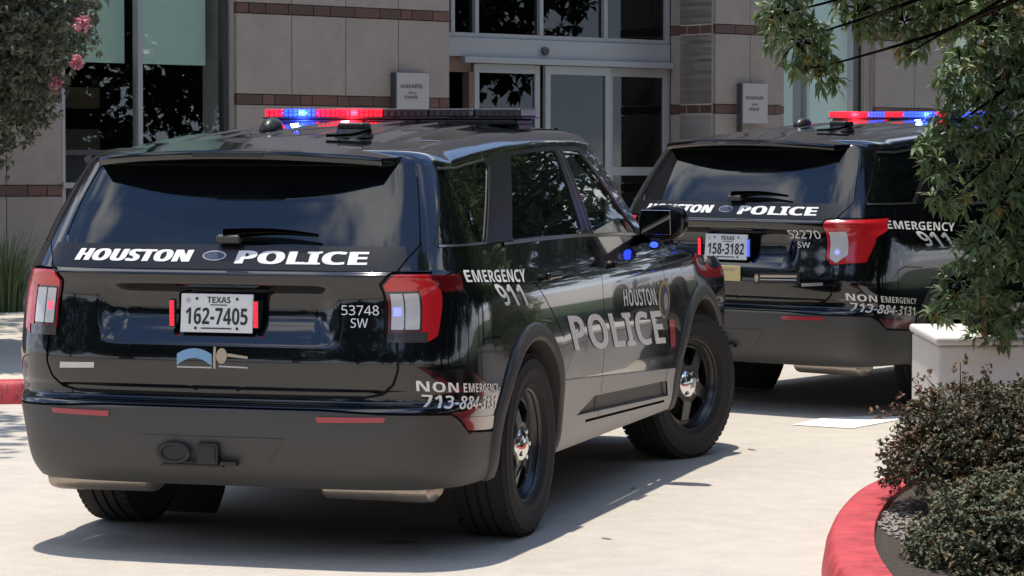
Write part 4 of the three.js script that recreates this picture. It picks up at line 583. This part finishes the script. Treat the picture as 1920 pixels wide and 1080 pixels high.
// low shrub in the planting bed
function shrub(label, c, rad, n, l, col, tips) { const t = thing('shrub', label, 'shrub', [0, 0, 0]); const L = new Leaves(), tw = [];
  for (let i = 0; i < n; i++) { const d = dirRandom(); d.y = Math.abs(d.y) * 1.1 - .25; const q = Math.cbrt(rr(.12, 1)) * (1 + .35 * fbm(d.x * 2.2 + 5, d.y * 2.2, d.z * 2.2, 2)), o = V(c[0] + rad[0] * d.x * q, Math.max(.11, c[1] + rad[1] * d.y * q), c[2] + rad[2] * d.z * q); rosette(L, o, 5, l, l * .5, rnd() < .22 ? [1.7, 1.0, .75] : [1, 1, 1], -.2);
    if (i % 9 === 0) tw.push(taperTube([[c[0] + rr(-.1, .1), .1, c[2] + rr(-.1, .1)], [(c[0] + o.x) / 2, (o.y + .1) / 2 + .06, (c[2] + o.z) / 2], [o.x, o.y, o.z]], .006, .0018, 4, 6)); }
  for (const [x, y, z] of tips) { const s = [c[0] - .1, c[1] + .1, c[2]]; tw.push(taperTube([s, [(s[0] + x) / 2, (s[1] + y) / 2 + .05, (s[2] + z) / 2], [x, y, z]], .005, .0015, 4, 8)); for (let k = 0; k < 16; k++) { const u = rr(.45, 1.02), q = V(s[0] + (x - s[0]) * u + rr(-.03, .03), s[1] + (y - s[1]) * u + .05 * 4 * u * (1 - u) + rr(-.03, .03), s[2] + (z - s[2]) * u + rr(-.03, .03)); rosette(L, q, 4, l * .95, l * .55, [1.9, .95, .75], -.2); } }
  part('twigs', merge(tw), twigBrown, t); part('foliage', L.geo(), leafMat(...col), t); return t; }
shrub('dark small leaved shrub with reddish tips in the bed at lower right', [1.98, .29, -12.5], [.44, .42, .50], 4200, .027, [.092, .094, .045], [[1.53, .50, -12.45], [1.60, .56, -12.4], [1.58, .40, -12.3], [1.68, .62, -12.5], [1.52, .34, -12.35], [1.74, .66, -12.6], [1.88, .72, -12.5], [2.0, .70, -12.5]]);
shrub('olive green shrub behind the kerb at the bottom right corner', [1.98, .15, -11.05], [.52, .34, .60], 5200, .029, [.085, .105, .045], [[1.75, .30, -11.5], [1.85, .36, -11.6]]);
shrub('olive shrub rising at the right edge in front of the planter wall', [2.46, .34, -12.9], [.40, .44, .44], 2000, .030, [.085, .095, .05], [[2.15, .62, -12.8], [2.25, .70, -12.9]]);
// strap leaved grasses against the wall at the far left
for (const [x, z, lab] of [[-4.22, -24.9, 'clump of long green strap leaved grass against the stone wall at far left'], [-4.85, -25.1, 'larger strap leaved grass clump cut by the left edge']]) { const t = thing('grass_clump', lab, 'plant', [x, .13, z], 0, 'strap leaved grasses by the wall'); const pos = [], col = [], idx = [];
  for (let i = 0; i < 420; i++) { const a = rr(0, 6.283), l = rr(.35, .78), w = rr(.006, .011), lean = rr(.1, .55), r0 = rr(0, .16), k = rr(.7, 1.25), b = pos.length / 3; for (let j = 0; j <= 5; j++) { const u = j / 5, r = r0 + l * lean * u * u * 1.1, y = l * u * (1 - .38 * lean * u), ww = w * (1 - u * .9); for (const s of [-1, 1]) { pos.push(r * Math.cos(a) - s * ww * Math.sin(a), y, r * Math.sin(a) + s * ww * Math.cos(a)); col.push(k, k, k); } if (j) { const q = b + 2 * j; idx.push(q - 2, q - 1, q, q - 1, q + 1, q); } } }
  const g = new THREE.BufferGeometry(); g.setAttribute('position', new THREE.Float32BufferAttribute(pos, 3)); g.setAttribute('color', new THREE.Float32BufferAttribute(col, 3)); g.setIndex(idx); g.computeVertexNormals(); part('blades', g, leafMat(.085, .135, .045), t); }
// trees across the drive and behind the photographer, mirrored in the glass and paint
{ const BELT = [[8.2, -20.5, 1.5, 'tall shade tree beside the far police car'], [10.5, -27, 1.6, 'tall shade tree at the far right end of the building']]; for (let i = 0; i < 13; i++) { const a = -.35 + i * .30, r = 21 + 3 * Math.sin(i * 2.3); BELT.push([r * Math.cos(a), -6 + r * Math.sin(a), 1.5 + .2 * Math.sin(i * 1.7), ['first', 'second', 'third', 'fourth', 'fifth', 'sixth', 'seventh', 'eighth', 'ninth', 'tenth', 'eleventh', 'twelfth', 'thirteenth'][i] + ' tree from the right in the belt behind the photographer']); }
  const L = new Leaves(), limbs = []; for (let i = 0; i < 8000; i++) { const d = dirRandom(), q = Math.cbrt(rr(.3, 1)), o = V(2.7 * d.x * q, 3.6 + 2.7 * d.y * q, 2.7 * d.z * q); if (fbm(o.x, o.y, o.z, 2) < -.08) continue; rosette(L, o, 6, .14, .075, rnd() < .3 ? [.7, .75, .7] : [1, 1, 1], .1); if (i % 90 === 0) limbs.push(taperTube([[0, 2.2, 0], [o.x * .5, o.y * .6 + 1, o.z * .5], [o.x, o.y, o.z]], .05, .01, 5, 5)); }
  limbs.push(taperTube([[0, 0, 0], [.05, 1.3, 0], [0, 2.6, .05], [0, 4.2, 0]], .17, .08, 9, 8));
  const lg = L.geo(), bg = merge(limbs), lm = leafMat(.07, .11, .04);
  for (const [x, z, s, lab] of [[6.6, -9.5, 1, 'shade tree right of the planting bed'], [8.5, -15, 1.15, 'shade tree beyond the planter wall at right'], [7.5, -3.5, 1.1, 'shade tree right of the photographer'], [12, -22, 1.3, 'shade tree near the far end of the building'], [5.5, 9, 1.2, 'shade tree behind the photographer at right'], [-1.5, 13, 1.1, 'shade tree straight behind the photographer'], [-8, 9, 1.25, 'shade tree behind the photographer at left'], [-11, -2, 1.1, 'shade tree left of the photographer'], [13, 4, 1.4, 'large shade tree far behind at right'], ...BELT]) { const t = thing('shade_tree', lab, 'tree', [x, 0, z], rr(0, 6), 'shade trees around the driveway'); t.scale.setScalar(s); part('trunk', bg, bark, t); part('crown', lg, lm, t); } }

scene.traverse(m => { if (m.isMesh) { m.castShadow = true; m.receiveShadow = true; } });
renderer.render(scene, camera);
